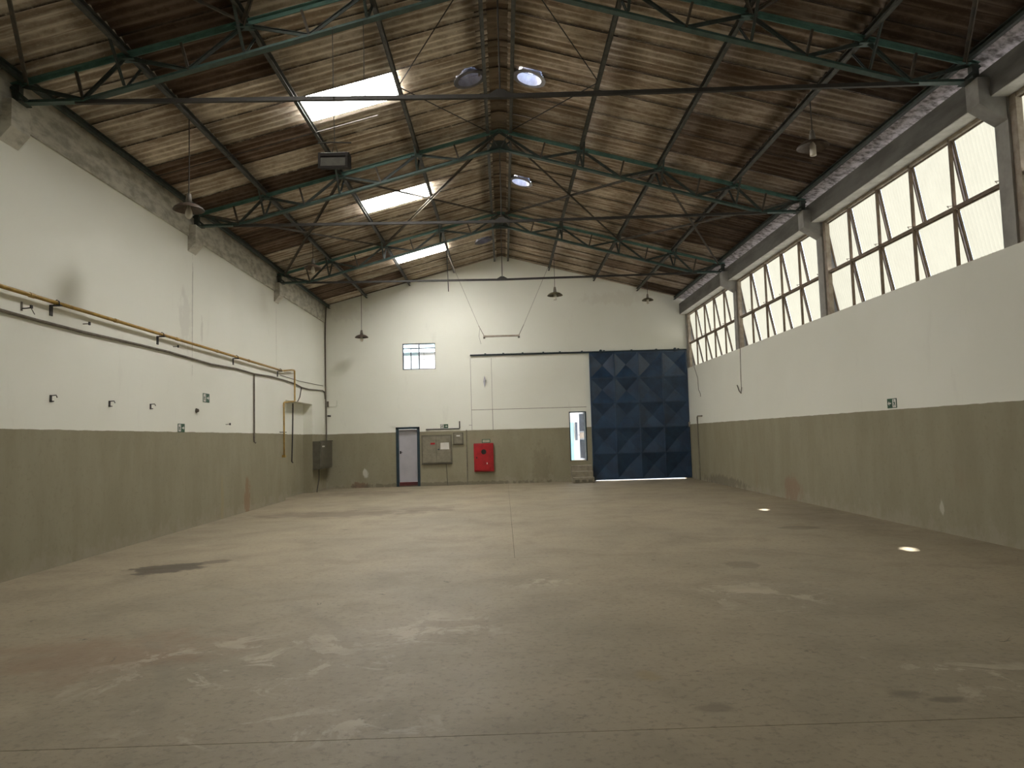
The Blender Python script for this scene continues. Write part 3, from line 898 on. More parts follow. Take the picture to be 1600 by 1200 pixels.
# purlins
ords = ['ridge purlin', 'first purlin below the ridge', 'second purlin below the ridge', 'third purlin below the ridge', 'eave purlin']
for s in (-1, 1):
    for i, d in enumerate(PUR):
        x = XC + s * d
        zt = roofz(x) - 0.028
        zb = zt - 0.10
        b = MB().box(x - 0.006, x + 0.006, YF, YB, zb, zt)
        b.box(min(x, x - s * 0.055), max(x, x - s * 0.055), YF, YB, zb, zb + 0.007)
        b.box(min(x, x - s * 0.055), max(x, x - s * 0.055), YF, YB, zt - 0.007, zt)
        o = b.build('roof_purlin', 'green_dk' if i == 4 else 'purlin')
        tag(o, 'long grimy steel channel, %s on the %s' % (ords[i], 'slope with the bright skylights' if s < 0 else 'slope above the ribbed windows'), 'purlin', 'roof purlins')

# cross bracing in two bays
for i0, txt in ((2, 'gable-end bay'), (0, 'far bay')):
    for s in (-1, 1):
        for dA, dB in ((6.2, 3.38), (3.38, 6.2), (3.38, 0.12), (0.12, 3.38)):
            lift = -0.155 if dA > dB else -0.175
            a = Vector((XC + s * dA, T[i0] + 0.08, roofz(XC + dA) + lift))
            b_ = Vector((XC + s * dB, T[i0 + 1] - 0.08, roofz(XC + dB) + lift))
            o = MB().bar(a, b_, 0.05, 0.012).bar(a, b_, 0.012, 0.04, (0, 0, 1), (0.02, -0.02)).build('roof_brace', 'brace')
            tag(o, 'rusty brace on %s half of %s slope, rising %s gable wall, %s' % ('lower' if max(dA, dB) > 5 else 'upper', 'skylight' if s < 0 else 'window-side', 'toward' if dA > dB else 'away from', txt), 'brace', 'roof cross braces')
# thin sag rods in the bay between
for s in (-1, 1):
    for yy, e in ((T[1], 1), (T[2], -1)):
        a = Vector((XC + s * 0.27, yy + e * 0.1, roofz(XC + 0.27) - 0.10))
        b_ = Vector((XC + s * 1.75, (T[1] + T[2]) / 2 - 0.05 + 0.04 * e, roofz(XC + 1.75) - 0.10))
        o = MB().tube([a, b_], 0.010, 6).build('sag_rod', 'rod')
        tag(o, 'thin iron sag rod, %s slope, from ridge at %s truss from gable wall' % ('skylight' if s < 0 else 'window-side', 'third' if e > 0 else 'second'), 'rod', 'sag rods')

# roof ventilators
for k, (s, d, y) in enumerate(VENTS):
    mx = slope_matrix(s, d, y, 0.0)
    lab = ['round grey capped roof ventilator beside the ridge, next to the largest skylight',
           'round open roof ventilator beside the ridge, bright sky showing through',
           'small round open roof ventilator beside the ridge, between two cross braced trusses',
           'round capped roof ventilator beside the ridge, next to the gable end skylight'][k]
    v = thing('roof_ventilator', lab, 'ventilator', mx.translation, 'roof ventilators')
    rot = mx.to_3x3()
    c0 = mx.translation
    hgt = 0.17 if s > 0 else 0.34
    MB().lathe([(VR - 0.008, hgt), (VR, -0.03), (VR + 0.07, -0.032), (VR + 0.07, -0.045), (VR - 0.012, -0.045), (VR - 0.02, hgt), (VR - 0.008, hgt)], c0, 28, rot).build('collar', 'vent' if s > 0 else 'vent_dk', v, smooth=False)
    MB().lathe([(VR + 0.005, hgt - 0.03), (VR + 0.005, hgt), (VR - 0.022, hgt), (VR - 0.022, hgt - 0.03)], c0, 28, rot).build('rim', 'vent', v)
    b = MB()
    for t in (0.3, 2.4, 4.5):
        p = Vector((math.cos(t) * (VR - 0.01), math.sin(t) * (VR - 0.01), hgt - 0.02))
        b.bar(c0 + rot @ p, c0 + rot @ (p + Vector((0, 0, 0.16))), 0.02, 0.006, (1, 0, 0))
    b.build('bracket', 'vent', v)
    if s < 0:
        MB().lathe([(0.001, hgt + 0.25), (0.15, hgt + 0.22), (0.27, hgt + 0.13), (0.28, hgt + 0.125), (0.15, hgt + 0.205), (0.001, hgt + 0.235)], c0, 24, rot).build('cap', 'paper', v, smooth=True)
    else:
        MB().bar(c0 + rot @ Vector((-VR, 0, hgt)), c0 + rot @ Vector((VR, 0, hgt)), 0.015, 0.01).build('crossbar', 'vent', v)

# ================================================================== LAMPS
def pendant(x, y, zrim, dia, label, shade='shade', bulb='round'):
    p = thing('pendant_lamp', label, 'pendant lamp', (x, y, zrim - 0.14), 'enamel pendant lamps')
    k = dia / 0.475
    R_ = dia / 2
    zt = roofz(x) - 0.128
    sh = [(R_, 0.0), (R_ * 0.93, 0.03 * k), (R_ * 0.66, 0.075 * k), (R_ * 0.34, 0.10 * k), (0.045 * k, 0.115 * k), (0.04 * k, 0.108 * k), (R_ * 0.33, 0.09 * k), (R_ * 0.64, 0.065 * k), (R_ * 0.91, 0.02 * k), (R_, 0.0)]
    MB().lathe(sh, (x, y, zrim), 28).build('lamp_shade', shade, p, smooth=True)
    MB().lathe([(0.001, 0.27 * k), (0.03 * k, 0.265 * k), (0.042 * k, 0.20 * k), (0.052 * k, 0.11 * k), (0.001, 0.10 * k)], (x, y, zrim), 14).build('socket', 'socket', p, smooth=True)
    if bulb == 'round':
        pr = [(0.001, -0.14), (0.03, -0.135), (0.052, -0.105), (0.058, -0.065), (0.05, -0.02), (0.032, 0.03), (0.022, 0.09), (0.001, 0.1)]
    else:
        pr = [(0.001, -0.135), (0.045, -0.132), (0.047, -0.12), (0.047, 0.02), (0.03, 0.06), (0.001, 0.1)]
    MB().lathe([(r * k, z * k) for r, z in pr], (x, y, zrim), 16).build('bulb', 'bulb', p, smooth=True)
    MB().tube([(x, y, zrim + 0.26 * k), (x + 0.004, y, (zrim + zt) / 2), (x, y, zt)], 0.008, 6).build('cord', 'cable_dk', p)
    return p
PL, PR_ = XC - PUR[3], XC + PUR[3]
pendant(PL, 11.35, 5.37, 0.475, 'rust brown pendant lamp with round white bulb beside the concrete wall beam')
pendant(PL, 18.88, 6.20, 0.46, 'pale brown pendant lamp hanging close under the roof between two trusses')
pendant(PL, 25.36, 5.27, 0.47, 'dark pendant lamp on long cord before the gable wall by the small window')
pendant(XC + PUR[1], 24.0, 6.31, 0.52, 'olive pendant lamp with pale bulb in front of gable wall above the sliding gate track', 'shade_olive', 'tube')
pendant(PR_, 24.56, 6.17, 0.40, 'small olive pendant lamp close to the roof above the blue gate', 'shade_olive', 'tube')
pendant(PR_, 11.22, 6.10, 0.49, 'brown pendant lamp with ribbed white bulb over the ribbed windows', 'shade', 'tube')

# floodlight hung from the truss
fx, fy, fz = -2.12, 9.30, 5.31
fl = thing('floodlight', 'dark rectangular floodlight hanging on a wire under the roof truss', 'floodlight', (fx, fy, fz - 0.11))
def fp(u, v, w): return (fx + u, fy + v, fz + w)
MB().prism([(fy - 0.04, fz - 0.11), (fy - 0.02, fz + 0.10), (fy + 0.03, fz + 0.125), (fy + 0.16, fz + 0.11), (fy + 0.16, fz - 0.06)], 0, fx - 0.195, fx + 0.195).build('housing', 'flood', fl, bevel=0.006)
fr = MB()
def ff(u, w, o=0.0):
    t = (w + 0.11) / 0.21
    return Vector((fx + u, fy - 0.04 + 0.02 * t - o, fz + w))
for (u0, w0, u1, w1) in [(-0.195, -0.10, 0.195, -0.10), (-0.195, 0.065, 0.195, 0.065), (-0.182, -0.11, -0.182, 0.10), (0.17, -0.11, 0.17, 0.10)]:
    fr.bar(ff(u0, w0, 0.006), ff(u1, w1, 0.006), 0.012, 0.03 if u0 != u1 else 0.03, (0, 0, 1) if u0 != u1 else (1, 0, 0))
fr.build('bezel', 'flood', fl)
MB().add([ff(-0.17, -0.09, 0.004), ff(0.155, -0.09, 0.004), ff(0.155, 0.03, 0.004), ff(-0.17, 0.03, 0.004), ff(-0.17, -0.09, -0.004), ff(0.155, -0.09, -0.004), ff(0.155, 0.03, -0.004), ff(-0.17, 0.03, -0.004)],
         [(0, 1, 2, 3), (7, 6, 5, 4), (0, 4, 5, 1), (1, 5, 6, 2), (2, 6, 7, 3), (3, 7, 4, 0)]).build('lens', 'lens', fl)
MB().tube([fp(-0.04, 0.06, 0.12), fp(0.0, 0.05, 0.27), fp(0.04, 0.06, 0.12)], 0.006, 6).build('yoke', 'rod', fl)
MB().tube([fp(-0.22, 0.05, 0.262), fp(-0.05, 0.05, 0.268), fp(0.22, 0.05, 0.255)], 0.009, 6).build('crossbar', 'rod', fl)
MB().tube([fp(0, 0.05, 0.26), fp(-0.01, 0.05, 1.1), fp(-0.012, 0.05, boz(2.19) - fz)], 0.006, 6).build('cable', 'rod', fl)

# bare batten lamp on two wires
bx0, bx1, by, bz = -0.59, 0.60, 23.6, 4.924
bl = thing('batten_lamp', 'empty fluorescent batten hanging on two slanting wires before the gable wall', 'lamp', (0, by, bz - 0.06))
MB().box(bx0, bx1, by - 0.06, by + 0.06, bz, bz + 0.05).build('housing', 'tube', bl)
for e in (bx0 + 0.03, bx1 - 0.03):
    MB().box(e - 0.03, e + 0.03, by - 0.05, by + 0.05, bz - 0.045, bz + 0.002).build('lamp_holder', 'cable', bl)
for sx, px_, in ((bx0, XC - PUR[1]), (bx1, XC + PUR[1])):
    e = 1 if sx > 0 else -1
    zp = roofz(px_) - 0.128
    MB().tube([(sx - e * 0.03, by, bz + 0.04), (sx + e * 0.14, by, bz + 0.38)], 0.010, 6).build('turnbuckle', 'cable', bl)
    MB().tube([(sx + e * 0.14, by, bz + 0.38), (px_, by, zp)], 0.005, 6).build('wire', 'cable', bl)
MB().tube([(bx0 - 0.10, by, bz + 0.30), (bx0 - 0.14, by + 0.02, bz + 0.05), (bx0 - 0.08, by + 0.02, bz - 0.22)], 0.005, 5).build('loose_wire', 'cable', bl)

# odd wires and rods under the roof
tag(MB().tube([(-1.73, T[1], boz(1.8) + 0.02), (-1.73, T[1], 6.23), (-1.70, T[1] - 0.03, 6.21)], 0.006, 6).build('hanging_wire', 'rod'), 'thin wire from truss down to its tie beside the largest skylight', 'wire')
tag(MB().tube([(-1.52, T[3] - 0.06, boz(1.59)), (-1.49, T[3] - 0.07, 6.6), (-1.475, T[3] - 0.06, 5.85)], 0.014, 6).build('hanging_rod', 'rod'), 'loose rod dangling below the tie of the truss nearest the gable wall', 'rod')
y_f = 12.9
tag(MB().tube([(XC - d, y_f, roofz(XC - d) - 0.10 - 0.035) for d in (6.2, 5.4, 4.2, 3.4, 2.2)], 0.007, 6).build('roof_cable', 'cable_dk'), 'black cable strung up the sheets toward the largest skylight', 'cable')

# ================================================================== GATE
gt = thing('sliding_gate', 'navy blue steel sliding gate of twenty pyramid panels', 'gate', ((GX0 + GX1) / 2, YB - 0.08, 0.05))
gy = YB - 0.10
cw, rh = (GX1 - GX0) / 4, (GZ1 - 0.06) / 5
fb = MB()
for i in range(5):
    x = GX0 + i * cw
    fb.box(x - 0.022, x + 0.022, gy - 0.012, gy + 0.04, 0.06, GZ1)
for k in range(6):
    z = 0.06 + k * rh
    fb.box(GX0 - 0.022, GX1 + 0.022, gy - 0.010, gy + 0.04, z - 0.02, z + 0.02)
fb.build('gate_frame', 'navy', gt)
x0, x1, z0, z1 = -cw / 2 + 0.022, cw / 2 - 0.022, -rh / 2 + 0.02, rh / 2 - 0.02
rg = random.Random(3)
def panel_mesh():
    ax, az, dy = rg.uniform(-0.03, 0.03), rg.uniform(-0.03, 0.03), rg.uniform(0.075, 0.10)
    return MB().add([(x0, 0.0, z0), (x1, 0.0, z0), (x1, 0.0, z1), (x0, 0.0, z1), (ax, dy, az), (ax, dy + 0.008, az)],
              [(0, 1, 4), (1, 2, 4), (2, 3, 4), (3, 0, 4), (1, 0, 5), (2, 1, 5), (3, 2, 5), (0, 3, 5)]).mesh('pyramid_panel', M['navy'])
for i in range(4):
    for k in range(5):
        ob = bpy.data.objects.new('pyramid_panel', panel_mesh())
        COL.objects.link(ob)
        ob.parent = gt
        ob.location = Vector((GX0 + (i + .5) * cw, gy + 0.006, 0.06 + (k + .5) * rh)) - gt.location
MB().box(GX1 - 0.02, GX1 + 0.03, gy - 0.06, gy, 1.85, 2.02).build('latch', 'pale_steel', gt)
for x in (GX0 + 0.4, GX1 - 0.4):
    MB().box(x - 0.03, x + 0.03, gy - 0.01, gy + 0.02, GZ1 - 0.02, GZ1 + 0.09).lathe([(0.001, -0.02), (0.05, -0.02), (0.05, 0.02), (0.001, 0.02)], (x, gy - 0.03, GZ1 + 0.07), 14, Matrix.Rotation(math.pi / 2, 3, 'X')).build('roller', 'teal', gt)
gr = thing('gate_track', 'dark steel track on the gable wall carrying the blue gate', 'track', (2.8, YB - 0.05, 4.6))
MB().box(-1.15, 6.70, YB - 0.06, YB - 0.035, 4.615, 4.655).box(-1.15, 6.70, YB - 0.10, YB - 0.03, 4.66, 4.672).build('rail', 'teal', gr)
for x in (-0.6, 0.05, 0.75, 1.5, 2.1, 2.9, 3.7, 4.7, 5.6, 6.4):
    MB().box(x - 0.03, x + 0.03, YB - 0.09, YB, 4.665, 4.70).build('bracket', 'teal', gr)

# ================================================================== END WALL FITTINGS
# steps under the side door
st = thing('door_steps', 'three concrete steps below the narrow open side door', 'steps', (2.72, YB - 0.4, 0))
for i in range(3):
    MB().box(2.36, 3.09, YB - 0.30 * (3 - i) + (0.0), YB - 0.30 * (2 - i) if i < 2 else YB, 0.0, 0.195 * (i + 1)).build('step', 'step', st, bevel=0.008)
for x in (2.42, 2.66, 2.88):
    MB().box(x, x + 0.15, YB - 0.908, YB - 0.899, 0.03, 0.12).build('block_cell', 'cabinet_mid', st)

# grey switch cabinet
cb = thing('switch_cabinet', 'grey two-door electrical cabinet on the gable wall beside the white door', 'cabinet', (-2.43, YB, 0.76))
cx0, cx1, cz0, cz1 = -2.97, -1.88, 0.76, 1.81
MB().box(cx0, cx1, YB - 0.06, YB, cz0, cz1).build('body', 'cabinet_mid', cb, bevel=0.006)
cm = -2.43
for a, b_ in ((cx0 + 0.05, cm - 0.006), (cm + 0.006, cx1 - 0.05)):
    MB().box(a, b_, YB - 0.085, YB - 0.055, cz0 + 0.07, cz1 - 0.05).build('door', 'cabinet', cb, bevel=0.004)
MB().box(cm + 0.05, cm + 0.11, YB - 0.105, YB - 0.08, 1.27, 1.31).build('latch', 'teal', cb)
MB().box(-2.64, -2.48, YB - 0.090, YB - 0.083, 1.47, 1.535).build('red_label', 'red', cb)
MB().box(cx0, cx1, YB - 0.075, YB - 0.055, cz0 + 0.02, cz0 + 0.05).build('lip', 'cabinet_dk', cb)
tag(MB().add([(-2.29, YB - 0.089, 1.29), (-1.97, YB - 0.089, 1.285), (-1.985, YB - 0.095, 1.53), (-2.28, YB - 0.095, 1.525), (-2.29, YB - 0.086, 1.29), (-1.97, YB - 0.086, 1.285), (-1.985, YB - 0.090, 1.53), (-2.28, YB - 0.090, 1.525)],
              [(0, 1, 2, 3), (7, 6, 5, 4), (0, 4, 5, 1), (1, 5, 6, 2), (2, 6, 7, 3), (3, 7, 4, 0)]).build('paper_notice', 'paper'), 'white paper sheet stuck on the grey electrical cabinet door', 'paper')
sb = thing('meter_box', 'small grey wall box beside the large electrical cabinet', 'box', (-1.65, YB, 1.44))
MB().box(-1.83, -1.465, YB - 0.05, YB, 1.44, 1.877).build('body', 'cabinet_mid', sb, bevel=0.005)
MB().box(-1.79, -1.50, YB - 0.07, YB - 0.045, 1.475, 1.845).build('door', 'cabinet', sb, bevel=0.004)
MB().box(-1.71, -1.58, YB - 0.074, YB - 0.068, 1.735, 1.78).build('label', 'paper', sb)

# red hose cabinet
hc = thing('fire_hose_cabinet', 'red fire hose cabinet with a round dark window on the gable wall', 'cabinet', (-0.745, YB, 0.46))
MB().box(-1.095, -0.395, YB - 0.12, YB, 0.46, 1.467).build('body', 'red', hc, bevel=0.008)
dr = MB().box(-1.065, -0.46, YB - 0.145, YB - 0.115, 0.50, 1.44).build('door', 'red', hc, bevel=0.006)
rx = Matrix.Rotation(math.pi / 2, 3, 'X')
MB().lathe([(0.001, 0.0), (0.092, 0.0), (0.092, 0.010), (0.001, 0.010)], (-0.742, YB - 0.145, 1.16), 24, rx).build('round_window', 'black', dr)
MB().lathe([(0.108, 0.0), (0.108, 0.016), (0.090, 0.016), (0.090, 0.0)], (-0.742, YB - 0.145, 1.16), 24, rx).build('window_ring', 'red', dr)
MB().box(-1.02, -0.97, YB - 0.165, YB - 0.14, 0.93, 0.985).build('latch', 'darkred', dr)
MB().box(-0.645, -0.615, YB - 0.15, YB - 0.143, 0.72, 0.78).build('sticker', 'paper', dr)
sg = thing('hydrant_sign', 'small cream sign with dark green border above the red cabinet', 'sign', (-0.65, YB, 1.475))
MB().box(-0.80, -0.505, YB - 0.012, YB, 1.472, 1.605).build('plate', 'sign', sg)
MB().box(-0.775, -0.53, YB - 0.016, YB - 0.008, 1.495, 1.582).build('panel', 'cream', sg)
def text_mesh(body, size, name, mat, parent, loc, rot):
    cu = bpy.data.curves.new(name, 'FONT')
    cu.body = body
    cu.size = size
    cu.align_x = 'CENTER'
    cu.align_y = 'CENTER'
    cu.extrude = 0.0015
    tmp = bpy.data.objects.new(name + '_tmp', cu)
    COL.objects.link(tmp)
    bpy.context.view_layer.update()
    me = bpy.data.meshes.new_from_object(tmp.evaluated_get(bpy.context.evaluated_depsgraph_get()))
    bpy.data.objects.remove(tmp)
    me.materials.clear()
    me.materials.append(M[mat])
    ob = bpy.data.objects.new(name, me)
    COL.objects.link(ob)
    ob.parent = parent
    ob.location = Vector(loc) - parent.location
    ob.rotation_euler = rot
    return ob
text_mesh('SA\u00cdDA', 0.075, 'lettering', 'sign', sg, (-0.652, YB - 0.017, 1.537), (math.pi / 2, 0, 0))

# exit signs: green, white figure field and an arrow
def exit_sign(label, origin, ax, w, h, arrow_first):
    """ax: unit vector along the sign as read, left to right; faces the room"""
    ax = Vector(ax)
    nrm = ax.cross(Vector((0, 0, 1)))          # towards the reader
    o = Vector(origin)
    e = thing('exit_sign', label, 'sign', o - Vector((0, 0, h / 2)), 'green exit signs')
    def q(u, v, t): return o + ax * u * w + Vector((0, 0, v * h)) + nrm * t
    def plate(u0, u1, v0, v1, t0, t1):
        vs = [q(u, v, t) for t in (t0, t1) for u, v in ((u0, v0), (u1, v0), (u1, v1), (u0, v1))]
        return MB().add(vs, [(0, 1, 2, 3), (7, 6, 5, 4), (0, 4, 5, 1), (1, 5, 6, 2), (2, 6, 7, 3), (3, 7, 4, 0)])
    def poly(pts, t0, t1):
        n = len(pts)
        vs = [q(u, v, t0) for u, v in pts] + [q(u, v, t1) for u, v in pts]
        return MB().add(vs, [tuple(range(n)), tuple(reversed(range(n, 2 * n)))] + [(i, i + n, (i + 1) % n + n, (i + 1) % n) for i in range(n)])
    plate(-.5, .5, -.5, .5, 0.0, 0.008).build('plate', 'sign', e)
    g = 1 if not arrow_first else -1            # arrow on the right (1) or on the left (-1)
    plate(min(-g * .44, -g * .08), max(-g * .44, -g * .08), -.42, .42, 0.006, 0.010).build('figure_field', 'paper', e)
    cu = -g * .26
    man = poly([(cu - .02, .18), (cu + .05 * g, .16), (cu + .11 * g, .02), (cu + .06 * g, .02), (cu + .03 * g, .06), (cu + .03 * g, -.06), (cu + .10 * g, -.16), (cu + .05 * g, -.34), (cu + .01 * g, -.34), (cu + .04 * g, -.17), (cu - .03 * g, -.12), (cu - .07 * g, -.28), (cu - .13 * g, -.28), (cu - .08 * g, -.10), (cu - .06 * g, .06), (cu - .10 * g, .00), (cu - .13 * g, .02)], 0.008, 0.012)
    hd = [(cu + .05 * g + .045 * math.cos(t * .785), .29 + .07 * math.sin(t * .785)) for t in range(8)]
    man.v += poly(hd, 0.008, 0.012).v
    k = len(man.v) - 16
    man.f += [tuple(i + k for i in range(8)), tuple(i + k for i in reversed(range(8, 16)))] + [(k + i, k + i + 8, k + (i + 1) % 8 + 8, k + (i + 1) % 8) for i in range(8)]
    man.build('running_figure', 'sign', e)
    a = g
    poly([(a * .42, 0), (a * .28, .22), (a * .28, .07), (a * .08, .07), (a * .08, -.07), (a * .28, -.07), (a * .28, -.22)], 0.006, 0.011).build('arrow', 'paper', e)
    return e
exit_sign('green exit sign, arrow pointing right, higher of the two on the plain wall', (XL, 15.78, 2.68), (0, 1, 0), 0.34, 0.19, False)
exit_sign('green exit sign just above the olive band on the wall with the yellow pipe', (XL, 14.57, 2.02), (0, 1, 0), 0.30, 0.165, False)
exit_sign('green exit sign, white arrow pointing left, on the wall below the ribbed windows', (XR, 12.53, 2.05), (0, -1, 0), 0.30, 0.165, True)
exit_sign('green exit sign above the grey electrical cabinet on the gable wall', (-2.14, YB, 2.115), (1, 0, 0), 0.28, 0.14, False)

def wire(name, mat, pts, r, label, cat, n=8, group=None):
    return tag(MB().tube(pts, r, n).build(name, mat), label, cat, group)
yb = YB - 0.02
wire('black_conduit', 'black', [(-2.80, yb, 2.015), (-1.61, yb, 2.012), (-1.59, yb, 2.03), (-1.59, yb, 2.28)], 0.018, 'thin black conduit bent upward above the electrical cabinet', 'conduit')
wire('wall_conduit', 'cabinet', [(-1.355, yb, 0.0), (-1.35, yb, 1.96)], 0.02, 'olive painted vertical conduit between small wall box and red cabinet', 'conduit')
wire('cabinet_cable', 'cabinet_dk', [(-2.10, yb + .005, 0.76), (-2.08, yb + .005, 0.4), (-2.06, yb + .005, 0.0)], 0.009, 'thin cable dropping from electrical cabinet to the floor', 'cable')
ht = MB().add([(-0.70, YB - 0.02, 3.68), (-0.60, YB - 0.06, 3.72), (-0.66, YB - 0.02, 3.90), (-0.66, YB - 0.015, 3.46), (-0.63, YB - 0.012, 3.68)], [(0, 1, 2), (0, 3, 1), (0, 2, 4), (4, 2, 1), (0, 4, 3), (3, 4, 1)])
tag(ht.build('paper_scrap', 'vent'), 'curled grey scrap stuck on the gable wall below the batten', 'scrap')

# ================================================================== PLAIN WALL FITTINGS
xp = XL + 0.085
gp = thing('gas_pipe', 'yellow ochre pipe running along the plain wall and down beside the recess', 'pipe', (XL + 0.1, 12, 1.28))
MB().tube([(xp, YF, 3.74), (xp, 20.95, 3.74), (xp, 21.02, 3.75)], 0.027, 10).build('pipe_run', 'yellow', gp, smooth=True)
MB().tube([(xp, 21.0, 3.745), (xp, 21.9, 3.85), (xp, 22.15, 3.86), (xp, 22.18, 3.83), (xp, 22.18, 2.95), (xp, 22.12, 2.92), (xp, 21.15, 2.84), (xp, 21.08, 2.82), (xp, 21.08, 1.30)], 0.025, 10).build('pipe_drop', 'yellow', gp, smooth=True)
for y in (9.8, 11.95, 14.2, 16.2, 18.2):
    MB().tube([(xp, y - 0.05, 3.74), (xp, y + 0.05, 3.74)], 0.034, 10).build('coupling', 'yellow', gp)
MB().box(xp - 0.05, xp + 0.04, 21.04, 21.12, 1.26, 1.33).build('end_fitting', 'yellow', gp)
MB().tube([(xp - 0.02, 20.75, 1.98), (xp, 21.3, 1.98)], 0.012, 6).build('valve_lever', 'black', gp)
for y, od in ((10.35, 'fourth'), (13.55, 'third'), (17.35, 'second'), (20.75, 'first')):
    b = thing('pipe_bracket', 'black angle bracket holding the yellow pipe, %s counted from the wall recess' % od, 'bracket', (XL, y, 3.555), 'pipe brackets')
    MB().box(XL, XL + 0.012, y - 0.035, y + 0.035, 3.555, 3.71).build('wall_leg', 'black', b)
    MB().box(XL, XL + 0.15, y - 0.03, y + 0.03, 3.695, 3.711).build('arm', 'black', b)
    MB().tube([(xp - 0.04, y, 3.70), (xp - 0.034, y, 3.76), (xp, y, 3.782), (xp + 0.034, y, 3.76), (xp + 0.04, y, 3.69)], 0.007, 6).build('clamp', 'black', b)
xc = XL + 0.025
wire('wall_cable', 'cable', [(xc, YF, 3.46), (xc, 9.3, 3.45), (xc, 10.0, 3.44), (xc, 11.2, 3.435), (xc, 12.6, 3.455), (xc, 14.0, 3.465), (xc, 16.0, 3.43), (xc, 17.5, 3.475), (xc, 18.75, 3.46), (xc, 20.1, 3.505), (xc, 21.4, 3.50), (xc, 22.5, 3.47), (xc, 23.15, 3.415), (xc, 24.0, 3.41), (xc, 25.85, 3.485), (xc, 26.15, 3.44), (xc, 26.22, 3.2)], 0.022, 'sagging grey brown cable along the plain wall below the yellow pipe', 'cable')
wire('feeder_cable', 'cable', [(XL + 0.01, 21.0, 3.62), (XL + 0.012, 23.0, 3.60), (XL + 0.01, 26.0, 3.66)], 0.008, 'thin wire above the sagging cable near the wall corner', 'cable')
wire('drop_conduit', 'cable', [(xc, 18.75, 3.46), (xc, 18.75, 1.72), (xc + 0.03, 18.78, 1.69)], 0.020, 'grey conduit dropping from the sagging cable to below the olive band edge', 'conduit')
wire('recess_cable', 'cable_dk', [(xc, 23.15, 3.42), (xc, 22.95, 3.1), (XL + 0.02, 22.75, 2.96), (XL - 0.2, 22.6, 2.92)], 0.014, 'short dark cable entering the top of the wall recess', 'cable')
xn = XL - ND + 0.02
wire('recess_conduit', 'cable_dk', [(xn, 23.25, 2.92), (xn, 23.2, 2.0), (xn, 23.1, 1.08), (xn + 0.03, 23.12, 1.05)], 0.020, 'dark conduit hanging down inside the wall recess', 'conduit')
# corner riser
wire('corner_riser', 'cable', [(XL + 0.09, YB - 0.10, 6.55), (XL + 0.05, YB - 0.06, 6.0), (XL + 0.03, YB - 0.05, 5.4), (XL + 0.03, YB - 0.05, 3.4), (XL + 0.045, YB - 0.05, 2.2), (XL + 0.05, YB - 0.06, 1.72)], 0.021, 'dark cable riser in the corner of plain wall and gable wall', 'cable')
jb = thing('junction_box', 'small white junction box on the gable wall beside the corner riser', 'box', (-6.15, YB, 2.98))
MB().box(-6.30, -5.98, YB - 0.05, YB, 2.93, 3.14).build('body', 'wall', jb)
MB().box(-6.33, -6.26, YB - 0.07, YB - 0.01, 2.92, 3.12).build('clip', 'cable', jb)
wire('corner_tap', 'cable_dk', [(-6.32, YB - 0.04, 2.60), (-6.20, YB - 0.03, 2.59)], 0.028, 'short dark stub tap on the gable wall below the junction box', 'stub')
eb = thing('electrical_box', 'dark olive metal electrical box at the corner of the plain wall', 'box', (XL + 0.13, 25.2, 0.76))
MB().box(XL, XL + 0.25, 24.52, 26.18, 0.765, 1.70).build('body', 'cabinet_dk', eb, bevel=0.008)
MB().box(XL + 0.245, XL + 0.27, 24.57, 26.13, 0.82, 1.66).build('door', 'cabinet_dk', eb, bevel=0.005)
MB().box(XL + 0.268, XL + 0.274, 24.72, 25.05, 1.50, 1.545).build('label', 'paper', eb)
MB().box(XL, XL + 0.29, 25.5, 26.2, 1.70, 1.72).build('rain_lip', 'cabinet_dk', eb)
wire('box_cable', 'cable_dk', [(XL + 0.10, 24.95, 0.75), (XL + 0.10, 24.92, 0.4), (XL + 0.08, 24.8, 0.12), (XL + 0.12, 24.58, 0.015)], 0.014, 'thin cable from the corner electrical box down to the floor', 'cable')

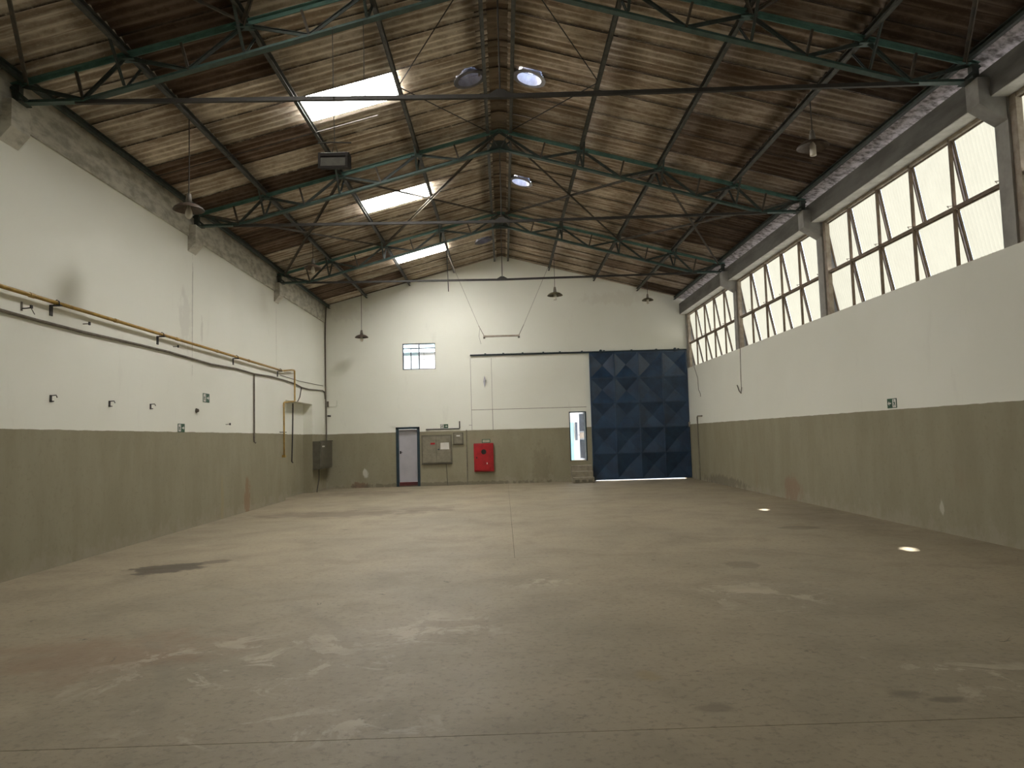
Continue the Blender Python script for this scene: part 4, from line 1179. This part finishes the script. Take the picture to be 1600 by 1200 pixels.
# wall hooks left from old fittings
def hook(y, z, kind, label):
    h = thing('wall_hook', label, 'hook', (XL, y, z), 'old hooks on the plain wall')
    if kind == 'F':
        MB().box(XL, XL + 0.012, y - 0.02, y + 0.02, z - 0.05, z + 0.05).build('back_plate', 'rod', h)
        MB().tube([(XL, y, z + 0.04), (XL + 0.08, y, z + 0.045), (XL + 0.095, y, z + 0.01)], 0.008, 6).build('upper_prong', 'rod', h)
        MB().tube([(XL, y, z - 0.04), (XL + 0.05, y, z - 0.04)], 0.008, 6).build('lower_prong', 'rod', h)
    elif kind == 'bolt':
        MB().tube([(XL, y, z), (XL + 0.10, y, z + 0.002)], 0.008, 6).build('stem', 'socket', h)
        MB().box(XL + 0.09, XL + 0.11, y - 0.018, y + 0.018, z - 0.02, z + 0.03).build('head', 'black', h)
    elif kind == 'arm':
        MB().box(XL, XL + 0.01, y - 0.015, y + 0.015, z - 0.03, z + 0.09).build('back_plate', 'socket', h)
        MB().tube([(XL, y, z), (XL + 0.06, y, z), (XL + 0.12, y + 0.02, z + 0.012)], 0.009, 6).build('arm', 'rod', h)
        MB().box(XL + 0.11, XL + 0.13, y, y + 0.04, z, z + 0.045).build('clip', 'black', h)
        MB().tube([(XL + 0.12, y + 0.02, z), (XL + 0.16, y + 0.03, z - 0.08)], 0.006, 6).build('loose_end', 'socket', h)
    else:
        MB().lathe([(0.001, 0.0), (0.05, 0.0), (0.03, 0.05), (0.001, 0.06)], (XL, y, z), 10, Matrix.Rotation(math.pi / 2, 3, 'Y')).build('stub', 'brace', h)
        MB().tube([(XL + 0.03, y - 0.03, z), (XL + 0.03, y - 0.06, z - 0.05)], 0.01, 6).build('tail', 'brace', h)
hook(9.72, 3.55, 'arm', 'broken arm hook with loose end between yellow pipe and sagging cable')
hook(11.15, 3.565, 'bolt', 'thin bolt with a black head between pipe and cable, between first two black brackets')
hook(14.2, 3.595, 'bolt', 'thin bolt between pipe and cable, just past a black pipe bracket')
for y, z, od in ((10.38, 2.38, 'third'), (11.92, 2.375, 'second'), (13.3, 2.39, 'first')):
    hook(y, z, 'F', 'small F-shaped iron hook on plain white wall, %s counted from the exit signs' % od)
hook(15.28, 2.39, 'stub', 'brown stub on the plain wall below the higher exit sign')
hook(16.9, 2.13, 'bolt', 'double bolt hook just above the olive band near grey drop conduit')

# ================================================================== WINDOW WALL FITTINGS
xw = XR - 0.012
wire('window_wire', 'cable', [(xw, 20.35, 3.97), (xw, 20.4, 3.3), (xw, 20.42, 2.78)], 0.008, 'thin wire hanging below the column between ribbed windows, with a hook end', 'wire')
hk = wire('wire_hook', 'cable', [(xw - 0.005, 20.75, 2.95), (xw - 0.04, 20.5, 2.78), (xw - 0.02, 20.4, 2.70), (xw - 0.03, 20.3, 2.86)], 0.014, 'bent grey hook at the end of the hanging wire', 'hook')
wire('corner_wire', 'cable', [(xw, 25.35, 3.95), (xw, 24.95, 3.5), (xw, 24.9, 3.1), (xw, 24.7, 2.95), (xw, 24.68, 2.85)], 0.008, 'kinked thin wire below the window beside the blue gate', 'wire')
wire('wall_pipe', 'cabinet', [(xw - 0.01, 24.6, 2.19), (xw - 0.01, 25.15, 2.20), (xw - 0.01, 25.2, 2.16), (xw - 0.01, 25.2, 0.0)], 0.022, 'olive painted pipe with bent top on wall beside the blue gate', 'pipe')
